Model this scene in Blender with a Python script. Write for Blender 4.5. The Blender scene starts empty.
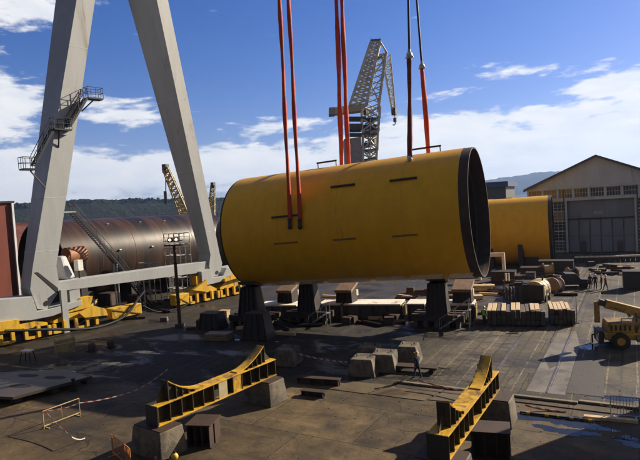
import bpy, math, random
from mathutils import Vector, Matrix
random.seed(7)
S = bpy.context.scene
COL = S.collection
PI = math.pi
R = math.radians

# ------------------------------------------------------------------ camera
HC, FPX = 11.5, 540.0
cam_d = bpy.data.cameras.new('camera')
cam = bpy.data.objects.new('camera', cam_d); COL.objects.link(cam)
ROT = Matrix.Rotation(R(30), 3, 'Z') @ Matrix.Rotation(PI/2 - R(2.55), 3, 'X') @ Matrix.Rotation(R(-3.5), 3, 'Z')
cam.location = (0, 0, HC); cam.rotation_euler = ROT.to_euler()
cam_d.sensor_width = 36; cam_d.lens = 36*FPX/640; cam_d.clip_end = 20000; cam_d.clip_start = 0.2
S.camera = cam

# the surveying helpers: where a line of sight meets a level, a wall plane or a distance
def ray(u, v): return ROT @ Vector(((u-320)/FPX, -(v-230)/FPX, -1))
def G(u, v, z=0.0):
    d = ray(u, v); t = (z-HC)/d.z
    return Vector((d.x*t, d.y*t, z))
def D(u, v, depth): return Vector((0, 0, HC)) + ray(u, v)*depth
def depth(p): return -(ROT.transposed() @ (Vector(p)-Vector((0, 0, HC)))).z
def azel(u, v):
    d = ray(u, v).normalized()
    return math.degrees(math.atan2(d.x, d.y)), math.degrees(math.asin(d.z))

# ------------------------------------------------------------------ mesh helper
class MB:
    def __init__(s): s.v = []; s.f = []; s.m = []; s.s = []; s.p = []
    def add(s, vs, fs, m=0, sm=False, cont=False):
        if not cont: s.p.append((len(s.v), len(s.f)))
        o = len(s.v); s.v += [Vector(p) for p in vs]
        for f in fs: s.f.append([i+o for i in f]); s.m.append(m); s.s.append(sm)
        return s
    def hexa(s, b, t, m=0):
        return s.add(list(b)+list(t), [(3,2,1,0),(4,5,6,7),(0,1,5,4),(1,2,6,5),(2,3,7,6),(3,0,4,7)], m)
    def box(s, x0, x1, y0, y1, z0, z1, m=0, tx=0, ty=0, rz=0, c=None):
        b = [(x0,y0,z0),(x1,y0,z0),(x1,y1,z0),(x0,y1,z0)]
        t = [(x0+tx,y0+ty,z1),(x1-tx,y0+ty,z1),(x1-tx,y1-ty,z1),(x0+tx,y1-ty,z1)]
        if rz:
            cx, cy = c or ((x0+x1)/2, (y0+y1)/2); co, si = math.cos(rz), math.sin(rz)
            f = lambda p: (cx+(p[0]-cx)*co-(p[1]-cy)*si, cy+(p[0]-cx)*si+(p[1]-cy)*co, p[2])
            b = [f(p) for p in b]; t = [f(p) for p in t]
        return s.hexa(b, t, m)
    def beam(s, a, b, w, h=None, m=0, up=(0,0,1)):
        a, b = Vector(a), Vector(b); h = h or w; d = (b-a)
        if d.length < 1e-6: return s
        d.normalize(); u = Vector(up)
        if abs(d.dot(u)) > .98: u = Vector((1, 0, 0))
        x = d.cross(u).normalized(); y = x.cross(d)
        q = [(-1,-1),(1,-1),(1,1),(-1,1)]
        return s.hexa([a+x*i*w/2+y*j*h/2 for i,j in q], [b+x*i*w/2+y*j*h/2 for i,j in q], m)
    def tube(s, a, b, r, r2=None, n=8, m=0, cap=True, sm=True):
        a, b = Vector(a), Vector(b); r2 = r if r2 is None else r2; d = (b-a).normalized()
        u = Vector((0,0,1)) if abs(d.z) < .95 else Vector((1,0,0))
        x = d.cross(u).normalized(); y = d.cross(x)
        vs = [a+(x*math.cos(k*2*PI/n)+y*math.sin(k*2*PI/n))*r for k in range(n)]
        vs += [b+(x*math.cos(k*2*PI/n)+y*math.sin(k*2*PI/n))*r2 for k in range(n)]
        s.add(vs, [(k,(k+1)%n,(k+1)%n+n,k+n) for k in range(n)], m, sm)
        if cap: s.add(vs[:n], [tuple(range(n-1,-1,-1))], m, cont=True); s.add(vs[n:], [tuple(range(n))], m, cont=True)
        return s
    def path(s, pts, r, n=6, m=0):
        for a, b in zip(pts, pts[1:]): s.tube(a, b, r, n=n, m=m)
        return s
    def prism(s, pts, off, m=0):
        n = len(pts); off = Vector(off); p = [Vector(q) for q in pts]
        vs = p+[q+off for q in p]
        return s.add(vs, [tuple(range(n-1,-1,-1)), tuple(range(n,2*n))]+[(k,(k+1)%n,(k+1)%n+n,k+n) for k in range(n)], m)
    def sheet(s, pts, m=0): return s.add(pts, [tuple(range(len(pts)))], m)
    def lathe(s, o, ax, prof, n=64, m=0, sm=True, a0=0, a1=2*PI, x=None):
        o = Vector(o); ax = Vector(ax).normalized()
        x = Vector(x) if x is not None else ax.cross(Vector((0,0,1))).normalized(); y = ax.cross(x) if False else x.cross(ax)
        full = abs(a1-a0-2*PI) < 1e-6; k = n if full else n+1
        vs = [o+ax*h+(x*math.cos(a0+(a1-a0)*i/n)+y*math.sin(a0+(a1-a0)*i/n))*r for h, r in prof for i in range(k)]
        fs = []
        for j in range(len(prof)-1):
            for i in range(n):
                i2 = (i+1) % k
                fs.append((j*k+i, j*k+i2, (j+1)*k+i2, (j+1)*k+i))
        return s.add(vs, fs, m, sm)
    def ball(s, c, r, m=0, n=10, sz=1, lo=-PI/2):
        c = Vector(c); k = max(4, n//2); vs = []; fs = []
        for j in range(k+1):
            t = lo+(PI/2-lo)*j/k
            for i in range(n): vs.append(c+Vector((math.cos(i*2*PI/n)*math.cos(t)*r, math.sin(i*2*PI/n)*math.cos(t)*r, math.sin(t)*r*sz)))
        for j in range(k):
            for i in range(n): fs.append((j*n+i, j*n+(i+1)%n, (j+1)*n+(i+1)%n, (j+1)*n+i))
        return s.add(vs, fs, m, True)
    def each(s, name, mats, parent=None, world=False, bevel=0):
        ends = s.p[1:]+[(len(s.v), len(s.f))]; out = []
        for (v0, f0), (v1, f1) in zip(s.p, ends):
            q = MB(); q.add(s.v[v0:v1], [[i-v0 for i in f] for f in s.f[f0:f1]]); q.m = s.m[f0:f1]; q.s = s.s[f0:f1]
            out.append(q.build(name, mats, parent, world, bevel))
        return out
    def build(s, name, mats, parent=None, world=False, bevel=0, jitter=0):
        me = bpy.data.meshes.new(name)
        vs = s.v
        root = parent
        while root and root.parent: root = root.parent
        if world and root:
            M = (Matrix.Translation(root.location) @ Matrix.Rotation(root.rotation_euler.z, 4, 'Z')).inverted()
            vs = [M @ p for p in vs]
        if jitter: vs = [p+Vector((random.uniform(-1,1),random.uniform(-1,1),random.uniform(-1,1)))*jitter for p in vs]
        me.from_pydata([tuple(p) for p in vs], [], s.f)
        for mm in (mats if isinstance(mats, (list, tuple)) else [mats]): me.materials.append(mm)
        me.polygons.foreach_set('material_index', s.m); me.polygons.foreach_set('use_smooth', s.s)
        me.validate(); me.update()
        o = bpy.data.objects.new(name, me); COL.objects.link(o)
        if parent: o.parent = parent
        if bevel:
            b = o.modifiers.new('bevel', 'BEVEL'); b.width = bevel; b.segments = 2; b.limit_method = 'ANGLE'; b.angle_limit = R(50)
        return o

def tag(o, label=None, cat=None, group=None, kind=None):
    if label: o['label'] = label
    if cat: o['category'] = cat
    if group: o['group'] = group
    if kind: o['kind'] = kind
    return o
def thing(name, label, cat, loc=(0,0,0), rz=0, group=None):
    o = bpy.data.objects.new(name, None); COL.objects.link(o)
    o.location = loc; o.rotation_euler = (0, 0, rz); o.empty_display_size = .2
    return tag(o, label, cat, group)
def copy_tree(o, parent=None):
    c = o.copy(); COL.objects.link(c)
    if parent: c.parent = parent
    for ch in list(o.children): copy_tree(ch, c)
    return c
def dup(o, loc, rz=None, label=None, group=None):
    c = copy_tree(o); c.location = loc
    if rz is not None: c.rotation_euler = (0, 0, rz)
    return tag(c, label, None, group)
def struct(o): return tag(o, kind='structure')

# ------------------------------------------------------------------ materials
class NT:
    def __init__(s, mat): mat.use_nodes = True; s.t = mat.node_tree; s.t.nodes.clear()
    def n(s, typ, ins=None, **kw):
        nd = s.t.nodes.new(typ)
        for k, v in kw.items(): setattr(nd, k, v)
        for k, v in (ins or {}).items():
            sock = nd.inputs[k]
            if isinstance(v, bpy.types.NodeSocket): s.t.links.new(v, sock)
            else: sock.default_value = v
        return nd
    def math(s, op, a, b=0, clamp=False):
        nd = s.n('ShaderNodeMath', operation=op, use_clamp=clamp)
        for i, v in enumerate((a, b)):
            if isinstance(v, bpy.types.NodeSocket): s.t.links.new(v, nd.inputs[i])
            else: nd.inputs[i].default_value = v
        return nd.outputs[0]
    def noise(s, vec, scale, detail=6, rough=.6, dist=0):
        return s.n('ShaderNodeTexNoise', {'Vector': vec, 'Scale': scale, 'Detail': detail, 'Roughness': rough, 'Distortion': dist}).outputs[0]
    def ramp(s, fac, a, b):
        return s.n('ShaderNodeMapRange', {'Value': fac, 'From Min': a, 'From Max': b}, interpolation_type='SMOOTHSTEP').outputs[0]
    def mix(s, fac, a, b, blend='MIX'):
        nd = s.n('ShaderNodeMix', data_type='RGBA', blend_type=blend)
        for i, v in ((0, fac), (6, a), (7, b)):
            if isinstance(v, bpy.types.NodeSocket): s.t.links.new(v, nd.inputs[i])
            else: nd.inputs[i].default_value = v if i == 0 else (*v[:3], 1)
        return nd.outputs[2]
    def mapv(s, vec, sc): return s.n('ShaderNodeMapping', {'Vector': vec, 'Scale': sc}).outputs[0]

def mat(name, c1, c2=None, scale=1.5, rough=.6, rvar=.2, metal=0, bump=.15, stain=None, stain_amt=.5, streak=False, axes=(1,1,.18), bdist=.04, emit=0, coat=0, bscale=8, spec=.5):
    m = bpy.data.materials.new(name); t = NT(m)
    out = t.n('ShaderNodeOutputMaterial'); b = t.n('ShaderNodeBsdfPrincipled')
    t.t.links.new(b.outputs[0], out.inputs[0])
    vec = t.n('ShaderNodeTexCoord').outputs['Object']
    c2 = c2 or tuple(x*.72 for x in c1)
    v2 = t.mapv(vec, axes) if streak else vec
    n1 = t.noise(v2, scale, 5, .65)
    col = t.mix(t.ramp(n1, .35, .68), c1, c2)
    if stain:
        n2 = t.noise(v2, scale*.55, 6, .72, .6)
        col = t.mix(t.ramp(n2, .66-.28*stain_amt, .78-.15*stain_amt), col, stain)
    fine = t.noise(vec, bscale, 4, .7)
    col = t.mix(.35, col, t.n('ShaderNodeHueSaturation', {'Color': col, 'Value': t.math('ADD', t.math('MULTIPLY', fine, 1.0), .5)}).outputs[0])
    t.t.links.new(col, b.inputs['Base Color'])
    t.t.links.new(t.math('ADD', t.math('MULTIPLY', t.math('SUBTRACT', n1, .5), rvar*2), rough, True), b.inputs['Roughness'])
    b.inputs['Metallic'].default_value = metal
    b.inputs['Specular IOR Level'].default_value = spec
    if coat: b.inputs['Coat Weight'].default_value = coat; b.inputs['Coat Roughness'].default_value = .25
    if bump:
        bp = t.n('ShaderNodeBump', {'Height': fine, 'Strength': bump, 'Distance': bdist})
        t.t.links.new(bp.outputs[0], b.inputs['Normal'])
    if emit: b.inputs['Emission Color'].default_value = (*c1, 1); b.inputs['Emission Strength'].default_value = emit
    return m

M = {}
M['yellow'] = mat('yellow_paint', (.76,.41,.007), (.69,.37,.006), .9, .40, .10, spec=.3, bump=.04, stain=(.46,.24,.012), stain_amt=.12, streak=True, bscale=1.3)
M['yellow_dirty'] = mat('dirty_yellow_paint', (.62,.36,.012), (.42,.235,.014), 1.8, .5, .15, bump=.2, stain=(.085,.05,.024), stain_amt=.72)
M['yellow_web'] = mat('shaded_dirty_yellow_web', (.075,.048,.014), (.026,.02,.013), 1.2, .65, .2, bump=.25, stain=(.016,.014,.012), stain_amt=.8, streak=True)  # shade in the web recesses and dirt both put into this colour
M['crane_white'] = mat('pale_crane_paint', (.375,.392,.40), (.325,.34,.35), .6, .5, .12, bump=.06, stain=(.22,.19,.155), stain_amt=.34, streak=True)
M['crane_yellow'] = mat('crane_yellow_paint', (.68,.42,.03), (.52,.31,.025), 1.4, .5, .15, bump=.15, stain=(.10,.065,.035), stain_amt=.62, streak=True)
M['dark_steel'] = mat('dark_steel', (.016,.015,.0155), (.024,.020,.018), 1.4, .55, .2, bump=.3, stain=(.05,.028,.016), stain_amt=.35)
M['black'] = mat('black_rubber', (.007,.007,.0075), None, 2, .7, .15, bump=.2)
M['rail_dark'] = mat('dark_railing', (.025,.027,.035), None, 2, .5, .15, bump=0)
M['rust'] = mat('rusty_steel', (.066,.033,.020), (.028,.016,.012), 1.0, .42, .08, bump=.10, stain=(.013,.010,.009), stain_amt=.9, metal=0, spec=.32, bscale=4, streak=True, axes=(.10,1.1,.10))
M['rust_dark'] = mat('dark_rusty_steel', (.05,.026,.017), (.026,.017,.014), 1.2, .7, .2, bump=.3)
M['rust_mid'] = mat('brown_painted_steel', (.10,.055,.035), (.06,.035,.025), 1.2, .7, .2, bump=.2)
M['grime'] = mat('grimy_grey_paint', (.15,.14,.13), (.08,.075,.07), 1.5, .6, .2, bump=.2, stain=(.045,.035,.028), stain_amt=.6)
M['mach_yellow'] = mat('grimy_machine_yellow', (.34,.20,.02), (.20,.12,.02), 1.5, .55, .2, bump=.2, stain=(.05,.035,.02), stain_amt=.75)
M['yellow_seam'] = mat('yellow_weld_paint', (.60,.315,.008), (.48,.25,.010), 2, .55, .1, bump=.2)
M['boom_paint'] = mat('faded_boom_paint', (.42,.35,.20), (.30,.25,.15), .8, .6, .1, bump=0)
M['bar_paint'] = mat('brown_yellow_bar', (.22,.13,.02), (.15,.09,.018), 2, .6, .1)
M['beige_and_bounce'] = mat('beige_paint_and_bounce', (.80,.71,.57), (.68,.60,.47), 1, .6, .1, bump=.1, stain=(.2,.15,.1), stain_amt=.5)  # pale beige coat, also the bounce light painted under the hanging cylinder
M['pad'] = mat('timber_pad', (.26,.18,.12), (.17,.115,.08), 1.5, .7, .1, bump=.25, stain=(.14,.09,.06), stain_amt=.5)
M['concrete'] = mat('stained_concrete', (.165,.138,.10), (.075,.062,.047), 1.3, .85, .1, bump=.6, stain=(.05,.04,.032), stain_amt=.8)
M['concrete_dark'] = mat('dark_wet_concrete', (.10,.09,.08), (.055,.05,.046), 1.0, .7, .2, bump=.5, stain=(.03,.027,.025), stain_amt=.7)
M['concrete_sunlit'] = mat('sunlit_concrete_top', (.74,.70,.62), (.62,.58,.5), 1.2, .8, .1, bump=.4, stain=(.25,.2,.15), stain_amt=.5)
M['sling'] = mat('orange_sling_fabric', (.50,.055,.018), (.38,.038,.014), 3, .75, .1, bump=.3, stain=(.17,.025,.014), stain_amt=.5)
M['sling_shaded'] = mat('shaded_sling_fabric', (.20,.028,.015), (.13,.02,.012), 3, .8, .1, bump=.3)  # orange fabric darkened, the shade on it put into the colour
M['galv'] = mat('galvanised_steel', (.45,.46,.47), (.32,.33,.34), 3, .4, .15, metal=.6, bump=.1)
M['wire'] = mat('wire_rope', (.03,.03,.034), None, 8, .5, .1, metal=.4, bump=.2)
M['jib'] = mat('grey_white_crane_paint', (.68,.67,.62), (.52,.5,.46), .6, .55, .1, bump=0, stain=(.2,.16,.12), stain_amt=.4)
M['jib_dark'] = mat('dark_grey_crane_paint', (.09,.09,.095), None, .8, .6, .1, bump=0)
M['grey_box'] = mat('grey_cabin_paint', (.36,.36,.37), (.28,.28,.29), .6, .6, .1, bump=.05, stain=(.18,.16,.14), stain_amt=.3)
M['hang_wall'] = mat('pale_hangar_frame', (.54,.57,.60), (.44,.47,.50), .8, .8, .1, bump=.15, stain=(.2,.18,.15), stain_amt=.35, streak=True)
M['hang_roof'] = mat('grey_roof_sheet', (.07,.07,.075), None, .8, .7, .1, bump=.1)
M['glass'] = mat('dark_window_glass', (.035,.045,.055), None, .6, .14, .08, bump=.02)
M['glass_pale'] = mat('dusty_glass', (.10,.115,.125), None, .6, .3, .1, bump=.02)
M['glass_tan'] = mat('tan_blinded_glass', (.22,.17,.10), None, .6, .35, .1, bump=.02)
M['red_wall'] = mat('red_sheet_wall', (.24,.065,.045), (.20,.055,.04), .6, .65, .1, bump=.1, stain=(.12,.03,.025), stain_amt=.4, streak=True)
M['white'] = mat('white_paint', (.72,.70,.66), None, 1.5, .5, .1, bump=.1, stain=(.4,.35,.28), stain_amt=.4)
M['red'] = mat('red_paint', (.5,.05,.03), None, 1.5, .5, .1, bump=.1)
M['timber'] = mat('sawn_timber', (.58,.44,.27), (.44,.32,.19), 2, .75, .1, bump=.3, stain=(.2,.13,.08), stain_amt=.4)
M['timber_dark'] = mat('dark_tarred_timber', (.055,.045,.04), (.09,.065,.045), 2, .75, .1, bump=.3, stain=(.16,.11,.07), stain_amt=.3)
M['navy'] = mat('navy_workwear', (.018,.022,.045), None, 4, .85, .1, bump=.3)
M['maroon'] = mat('maroon_workwear', (.11,.035,.03), None, 4, .85, .1, bump=.3)
M['brown_cloth'] = mat('brown_workwear', (.07,.05,.04), None, 4, .85, .1, bump=.3)
M['hivis'] = mat('hi_vis_green', (.25,.62,.04), None, 4, .8, .1, bump=.2)
M['skin'] = mat('skin', (.45,.27,.19), None, 6, .6, .1, bump=0)
M['helmet_y'] = mat('tan_helmet', (.50,.33,.12), None, 3, .35, .1, bump=0)
M['helmet_w'] = mat('white_helmet', (.65,.65,.62), None, 3, .35, .1, bump=0)
M['helmet_r'] = mat('red_helmet', (.4,.06,.04), None, 3, .35, .1, bump=0)
M['blue'] = mat('blue_paint', (.04,.07,.16), None, 1.5, .5, .1, bump=.1)
M['orange'] = mat('orange_paint', (.62,.22,.04), None, 1.5, .6, .1, bump=.1)
M['lamp'] = mat('lit_lamp', (1,.82,.55), (1,.82,.55), 1, .4, 0, bump=0, emit=1.3)
M['tan'] = mat('tan_paint', (.46,.34,.14), (.34,.25,.11), 1.2, .55, .1, bump=.15, stain=(.14,.095,.05), stain_amt=.6)

def tape_mat(name, ca, cb, per):
    m = bpy.data.materials.new(name); t = NT(m)
    out = t.n('ShaderNodeOutputMaterial'); b = t.n('ShaderNodeBsdfPrincipled', {'Roughness': .5})
    t.t.links.new(b.outputs[0], out.inputs[0])
    uv = t.n('ShaderNodeTexCoord').outputs['Object']
    sep = t.n('ShaderNodeSeparateXYZ', {'Vector': uv})
    w = t.math('FRACT', t.math('MULTIPLY', t.math('ADD', t.math('ADD', sep.outputs[0], t.math('MULTIPLY', sep.outputs[1], .9)), sep.outputs[2]), 1/per))
    t.t.links.new(t.mix(t.math('GREATER_THAN', w, .5), ca, cb), b.inputs['Base Color'])
    return m
M['tape'] = tape_mat('red_white_tape', (.50,.47,.42), (.38,.05,.035), .5)

# ------------------------------------------------------------------ ground
def ground_mat():
    m = bpy.data.materials.new('yard_ground'); t = NT(m)
    out = t.n('ShaderNodeOutputMaterial'); b = t.n('ShaderNodeBsdfPrincipled'); t.t.links.new(b.outputs[0], out.inputs[0])
    P = t.n('ShaderNodeTexCoord').outputs['Object']
    sep = t.n('ShaderNodeSeparateXYZ', {'Vector': P}); X, Y = sep.outputs[0], sep.outputs[1]
    big = t.noise(P, .09, 6, .62, .8); mid = t.noise(P, .45, 8, .66, .5); fine = t.noise(P, 3.2, 8, .7); gr = t.noise(P, 22, 4, .7)
    strX = t.noise(t.mapv(P, (.12, .9, 1)), 1.0, 6, .6)        # tyre-dragged grime runs across the apron
    strY = t.noise(t.mapv(P, (1.3, .07, 1)), 1.0, 6, .6)       # and along the rails
    # yard asphalt
    asph = t.mix(t.ramp(mid, .3, .7), (.021,.017,.013), (.0105,.0088,.0075))
    asph = t.mix(t.math('MULTIPLY', t.ramp(strY, .48, .68), .65), asph, (.056,.045,.032))
    # brown concrete apron, nearer than Y=31
    conc = t.mix(t.ramp(mid, .3, .72), (.112,.078,.037), (.050,.035,.018))
    conc = t.mix(t.math('MULTIPLY', t.ramp(big, .45, .62), .75), conc, (.040,.029,.018))
    conc = t.mix(t.math('MULTIPLY', t.ramp(strX, .55, .72), .6), conc, (.150,.110,.056))
    edge = t.math('ADD', Y, t.math('MULTIPLY', t.math('SUBTRACT', big, .5), 9))
    lx = t.math('MULTIPLY', t.math('MINIMUM', t.math('ADD', X, 16), 0), .42)   # the apron's edge swings nearer on the left
    za = t.ramp(t.math('SUBTRACT', edge, lx), 30.2, 31.6)
    col = t.mix(za, conc, asph)
    # paler worn slab area between the rails and the hangar
    zr = t.math('MULTIPLY', t.ramp(X, -16, -10), t.ramp(Y, 31, 34))
    worn = t.mix(t.ramp(mid, .35, .7), (.105,.087,.062), (.046,.037,.027))
    col = t.mix(t.math('MULTIPLY', zr, t.math('ADD', .25, t.math('MULTIPLY', t.ramp(big, .3, .58), .75))), col, worn)
    # each slab was poured and worn differently
    bt = t.n('ShaderNodeTexBrick', {'Vector': t.mapv(P, (1, 1, 1)), 'Color1': (.74,.74,.74,1), 'Color2': (1.22,1.20,1.17,1), 'Mortar': (.9,.9,.9,1), 'Scale': 1.0, 'Mortar Size': .01, 'Brick Width': 6.0, 'Row Height': 4.5}).outputs[0]
    col = t.mix(.8, col, bt, 'MULTIPLY')
    mot = t.noise(P, 1.1, 7, .72, .8)
    col = t.n('ShaderNodeHueSaturation', {'Color': col, 'Value': t.math('ADD', .12, t.math('MULTIPLY', mot, 1.78))}).outputs[0]
    # cracks
    wv = t.n('ShaderNodeVectorMath', {0: P, 1: t.n('ShaderNodeTexNoise', {'Vector': P, 'Scale': .8, 'Detail': 5}).outputs[1]}, operation='ADD').outputs[0]
    ck = t.n('ShaderNodeTexVoronoi', {'Vector': wv, 'Scale': .22}, feature='DISTANCE_TO_EDGE').outputs[0]
    ckm = t.math('MULTIPLY', t.math('LESS_THAN', ck, .006), t.ramp(big, .42, .55))
    col = t.mix(t.math('MULTIPLY', ckm, .8), col, (.012,.010,.009))
    # tyre tracks curving over the yard
    for cx_, cy_, rad_ in ((-40, 2, 33.0), (10, 60, 31.0), (-18, -12, 41.0)):
        dv = t.n('ShaderNodeVectorMath', {0: P, 1: (cx_, cy_, 0)}, operation='DISTANCE').outputs[1]
        wob = t.math('ADD', t.math('SUBTRACT', dv, rad_), t.math('MULTIPLY', t.math('SUBTRACT', big, .5), 2.5))
        tr = t.math('LESS_THAN', t.math('ABSOLUTE', t.math('SUBTRACT', t.math('ABSOLUTE', wob), .95)), .17)
        col = t.mix(t.math('MULTIPLY', tr, t.math('MULTIPLY', t.ramp(fine, .42, .70), t.math('MULTIPLY', t.ramp(mot, .42, .6), .5))), col, (.018,.015,.012))
    # slab joints
    br = t.n('ShaderNodeTexBrick', {'Vector': P, 'Color1': (0,0,0,1), 'Color2': (0,0,0,1), 'Mortar': (1,1,1,1), 'Scale': 1.0, 'Mortar Size': .05, 'Mortar Smooth': .3, 'Brick Width': 6.0, 'Row Height': 4.5})
    jn = t.math('MULTIPLY', br.outputs[0], t.ramp(fine, .35, .6))
    col = t.mix(t.math('MULTIPLY', jn, .8), col, (.016,.013,.011))
    # pale joint lines along the rails on the right hand side
    fx = t.math('FRACT', t.math('MULTIPLY', X, .62))
    ln = t.math('MULTIPLY', t.math('LESS_THAN', fx, .055), t.math('MULTIPLY', zr, t.ramp(fine, .40, .56)))
    col = t.mix(t.math('MULTIPLY', ln, .85), col, (.24,.21,.16))
    l2 = t.math('MULTIPLY', t.math('LESS_THAN', t.math('ABSOLUTE', t.math('SUBTRACT', fx, .5)), .05), zr)
    col = t.mix(t.math('MULTIPLY', l2, .6), col, (.02,.017,.014))
    # oil spots
    vo = t.n('ShaderNodeTexVoronoi', {'Vector': t.n('ShaderNodeVectorMath', {0: P, 1: t.n('ShaderNodeTexNoise', {'Vector': P, 'Scale': 1.2}).outputs[1]}, operation='ADD').outputs[0], 'Scale': .32}).outputs[0]
    col = t.mix(t.math('MULTIPLY', t.math('SUBTRACT', 1, t.ramp(vo, .10, .34)), .75), col, (.022,.019,.017))
    # bits of litter and chips
    chip = t.n('ShaderNodeTexVoronoi', {'Vector': P, 'Scale': 2.1}).outputs[0]
    col = t.mix(t.math('MULTIPLY', t.math('LESS_THAN', chip, .045), t.ramp(mid, .45, .5)), col, (.30,.26,.20))
    col = t.n('ShaderNodeHueSaturation', {'Color': col, 'Value': t.math('ADD', .45, t.math('MULTIPLY', t.math('ADD', fine, gr), .55))}).outputs[0]
    wet = t.math('MULTIPLY', t.ramp(t.noise(t.mapv(P, (.7, 1.6, 1)), .22, 8, .68, .6), .50, .60), t.math('ADD', .35, t.math('MULTIPLY', za, .65)))
    col = t.mix(t.math('MULTIPLY', wet, .55), col, (.016,.014,.012))
    t.t.links.new(col, b.inputs['Base Color'])
    wet = t.math('MULTIPLY', wet, t.math('SUBTRACT', 1, t.math('MULTIPLY', zr, .45)))
    rg = t.math('SUBTRACT', t.math('ADD', .80, t.math('MULTIPLY', t.math('SUBTRACT', fine, .5), .4)), t.math('MULTIPLY', wet, .46), )
    t.t.links.new(rg, b.inputs['Roughness'])
    b.inputs['Specular IOR Level'].default_value = .35
    bh = t.math('ADD', fine, t.math('MULTIPLY', gr, .4))
    bh = t.math('SUBTRACT', bh, t.math('MULTIPLY', jn, 1.2))
    t.t.links.new(t.n('ShaderNodeBump', {'Height': bh, 'Strength': t.math('SUBTRACT', .6, t.math('MULTIPLY', wet, .45)), 'Distance': .05}).outputs[0], b.inputs['Normal'])
    return m
g = MB(); NR = [0, 15, 40, 80, 160, 400, 1200, 4000, 9000]
for k in range(len(NR)-1):
    for i in range(48):
        a, b2 = 2*PI*i/48, 2*PI*(i+1)/48
        q = [(NR[k]*math.cos(a), NR[k]*math.sin(a)), (NR[k+1]*math.cos(a), NR[k+1]*math.sin(a)), (NR[k+1]*math.cos(b2), NR[k+1]*math.sin(b2)), (NR[k]*math.cos(b2), NR[k]*math.sin(b2))]
        if k == 0: q = q[:3]
        g.sheet([(x-10, y+40, 0) for x, y in q])
struct(g.build('ground', ground_mat()))

def puddle_mat():
    m = bpy.data.materials.new('puddle_water'); t = NT(m)
    out = t.n('ShaderNodeOutputMaterial'); b = t.n('ShaderNodeBsdfPrincipled', {'Base Color': (.018,.018,.018,1), 'Roughness': .06, 'IOR': 1.33}); t.t.links.new(b.outputs[0], out.inputs[0])
    P = t.n('ShaderNodeTexCoord').outputs['Object']
    t.t.links.new(t.math('ADD', .03, t.math('MULTIPLY', t.ramp(t.noise(P, 1.6, 5), .45, .75), .35)), b.inputs['Roughness'])
    t.t.links.new(t.n('ShaderNodeBump', {'Height': t.noise(P, 3), 'Strength': .03, 'Distance': .02}).outputs[0], b.inputs['Normal'])
    return m
MP = puddle_mat()
def blob(cx, cy, rx, ry, rz, seed, n=150, irr=.30, z=.004):
    rnd = random.Random(seed); ph = [rnd.uniform(0, 6.28) for _ in range(5)]; pts = []
    for i in range(n):
        a = 2*PI*i/n; r = 1+irr*(math.sin(2*a+ph[0])*.5+math.sin(3*a+ph[1])*.45+math.sin(5*a+ph[2])*.3+math.sin(9*a+ph[3])*.16+math.sin(14*a+ph[4])*.12+math.sin(23*a+ph[1])*.07+math.sin(37*a+ph[2])*.05)
        x, y = math.cos(a)*rx*r, math.sin(a)*ry*r
        pts.append((cx+x*math.cos(rz)-y*math.sin(rz), cy+x*math.sin(rz)+y*math.cos(rz), z))
    return pts
def puddle(u, v, rx, ry, rz, seed):
    p = G(u, v); o = MB().sheet(blob(p.x, p.y, rx, ry, rz, seed, irr=.5)).build('puddle', MP); struct(o)
puddle(556, 420, 1.9, .75, R(-3), 3); puddle(565, 431, 1.1, .45, R(0), 8); puddle(628, 441, .55, .5, 0, 5); puddle(618, 398, 1.5, .3, R(4), 6)
puddle(115, 364, 1.3, .45, R(20), 9); puddle(60, 372, 1.8, .5, R(10), 12); puddle(250, 340, 2.2, .5, R(10), 13); puddle(590, 347, .5, 1.0, 0, 21)
puddle(140, 352, 2.0, .3, R(12), 27); puddle(60, 365, .9, .3, R(10), 31)

def patch(name, pts, m, z=.008): return struct(MB().sheet([(p[0], p[1], z) for p in pts]).build(name, m))
M['slab'] = mat('pale_worn_slab', (.20,.175,.135), (.125,.108,.082), .5, .55, .3, bump=.4, stain=(.075,.066,.056), stain_amt=.65)
M['asph_patch'] = mat('dark_asphalt_patch', (.026,.023,.021), (.036,.031,.027), .6, .7, .25, bump=.5, bscale=12)
M['kerb'] = mat('worn_kerb', (.20,.165,.115), (.12,.10,.07), 1.2, .8, .1, bump=.5, stain=(.06,.05,.04), stain_amt=.6)
patch('concrete_strip', [(-5.62,32.6),(-3.55,32.6),(-3.6,43.6),(-4.2,48.2),(-5.55,47)], M['slab'])
patch('asphalt_patch', [(-4.9,37.2),(-4.45,38.4),(-4.62,40.4),(-5.2,40.8),(-5.5,39.5)], M['asph_patch'], .012)
patch('asphalt_patch', [(-3.5,33),(-1.6,33),(-1.9,41),(-3.55,40.4)], M['asph_patch'], .012)
k = MB(); k.box(-13.2, -2.8, 31.35, 31.62, 0, .12); k.box(-2.78, 9, 31.62, 31.9, 0, .12); struct(k.build('kerb', M['kerb'], bevel=.03))
k = MB(); k.box(-13, 6, 30.6, 30.75, 0, .05); struct(k.build('drain_edge', M['rust_dark']))
for i, (x, y0, y1, lab) in enumerate([(-8.0, 32.2, 96, 'steel rail set in the ground running to the hangar, left of the pale slab'), (-5.62, 44, 96, 'steel rail set in the ground running past the far end of the timber packs'), (-4.5, 32.7, 96, 'steel rail set in the middle of the pale concrete strip')]):
    k = MB(); k.box(x-.05, x+.05, y0, y1, 0, .045); k.box(x+.09, x+.13, y0, y1, 0, .02)
    tag(k.build('crane_rail', mat('worn_rail_steel', (.30,.27,.21), (.16,.13,.1), 1.5, .35, .15, metal=.7, bump=.1, stain=(.08,.06,.045), stain_amt=.5)), lab, 'rail', 'rails in the yard ground')
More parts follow.
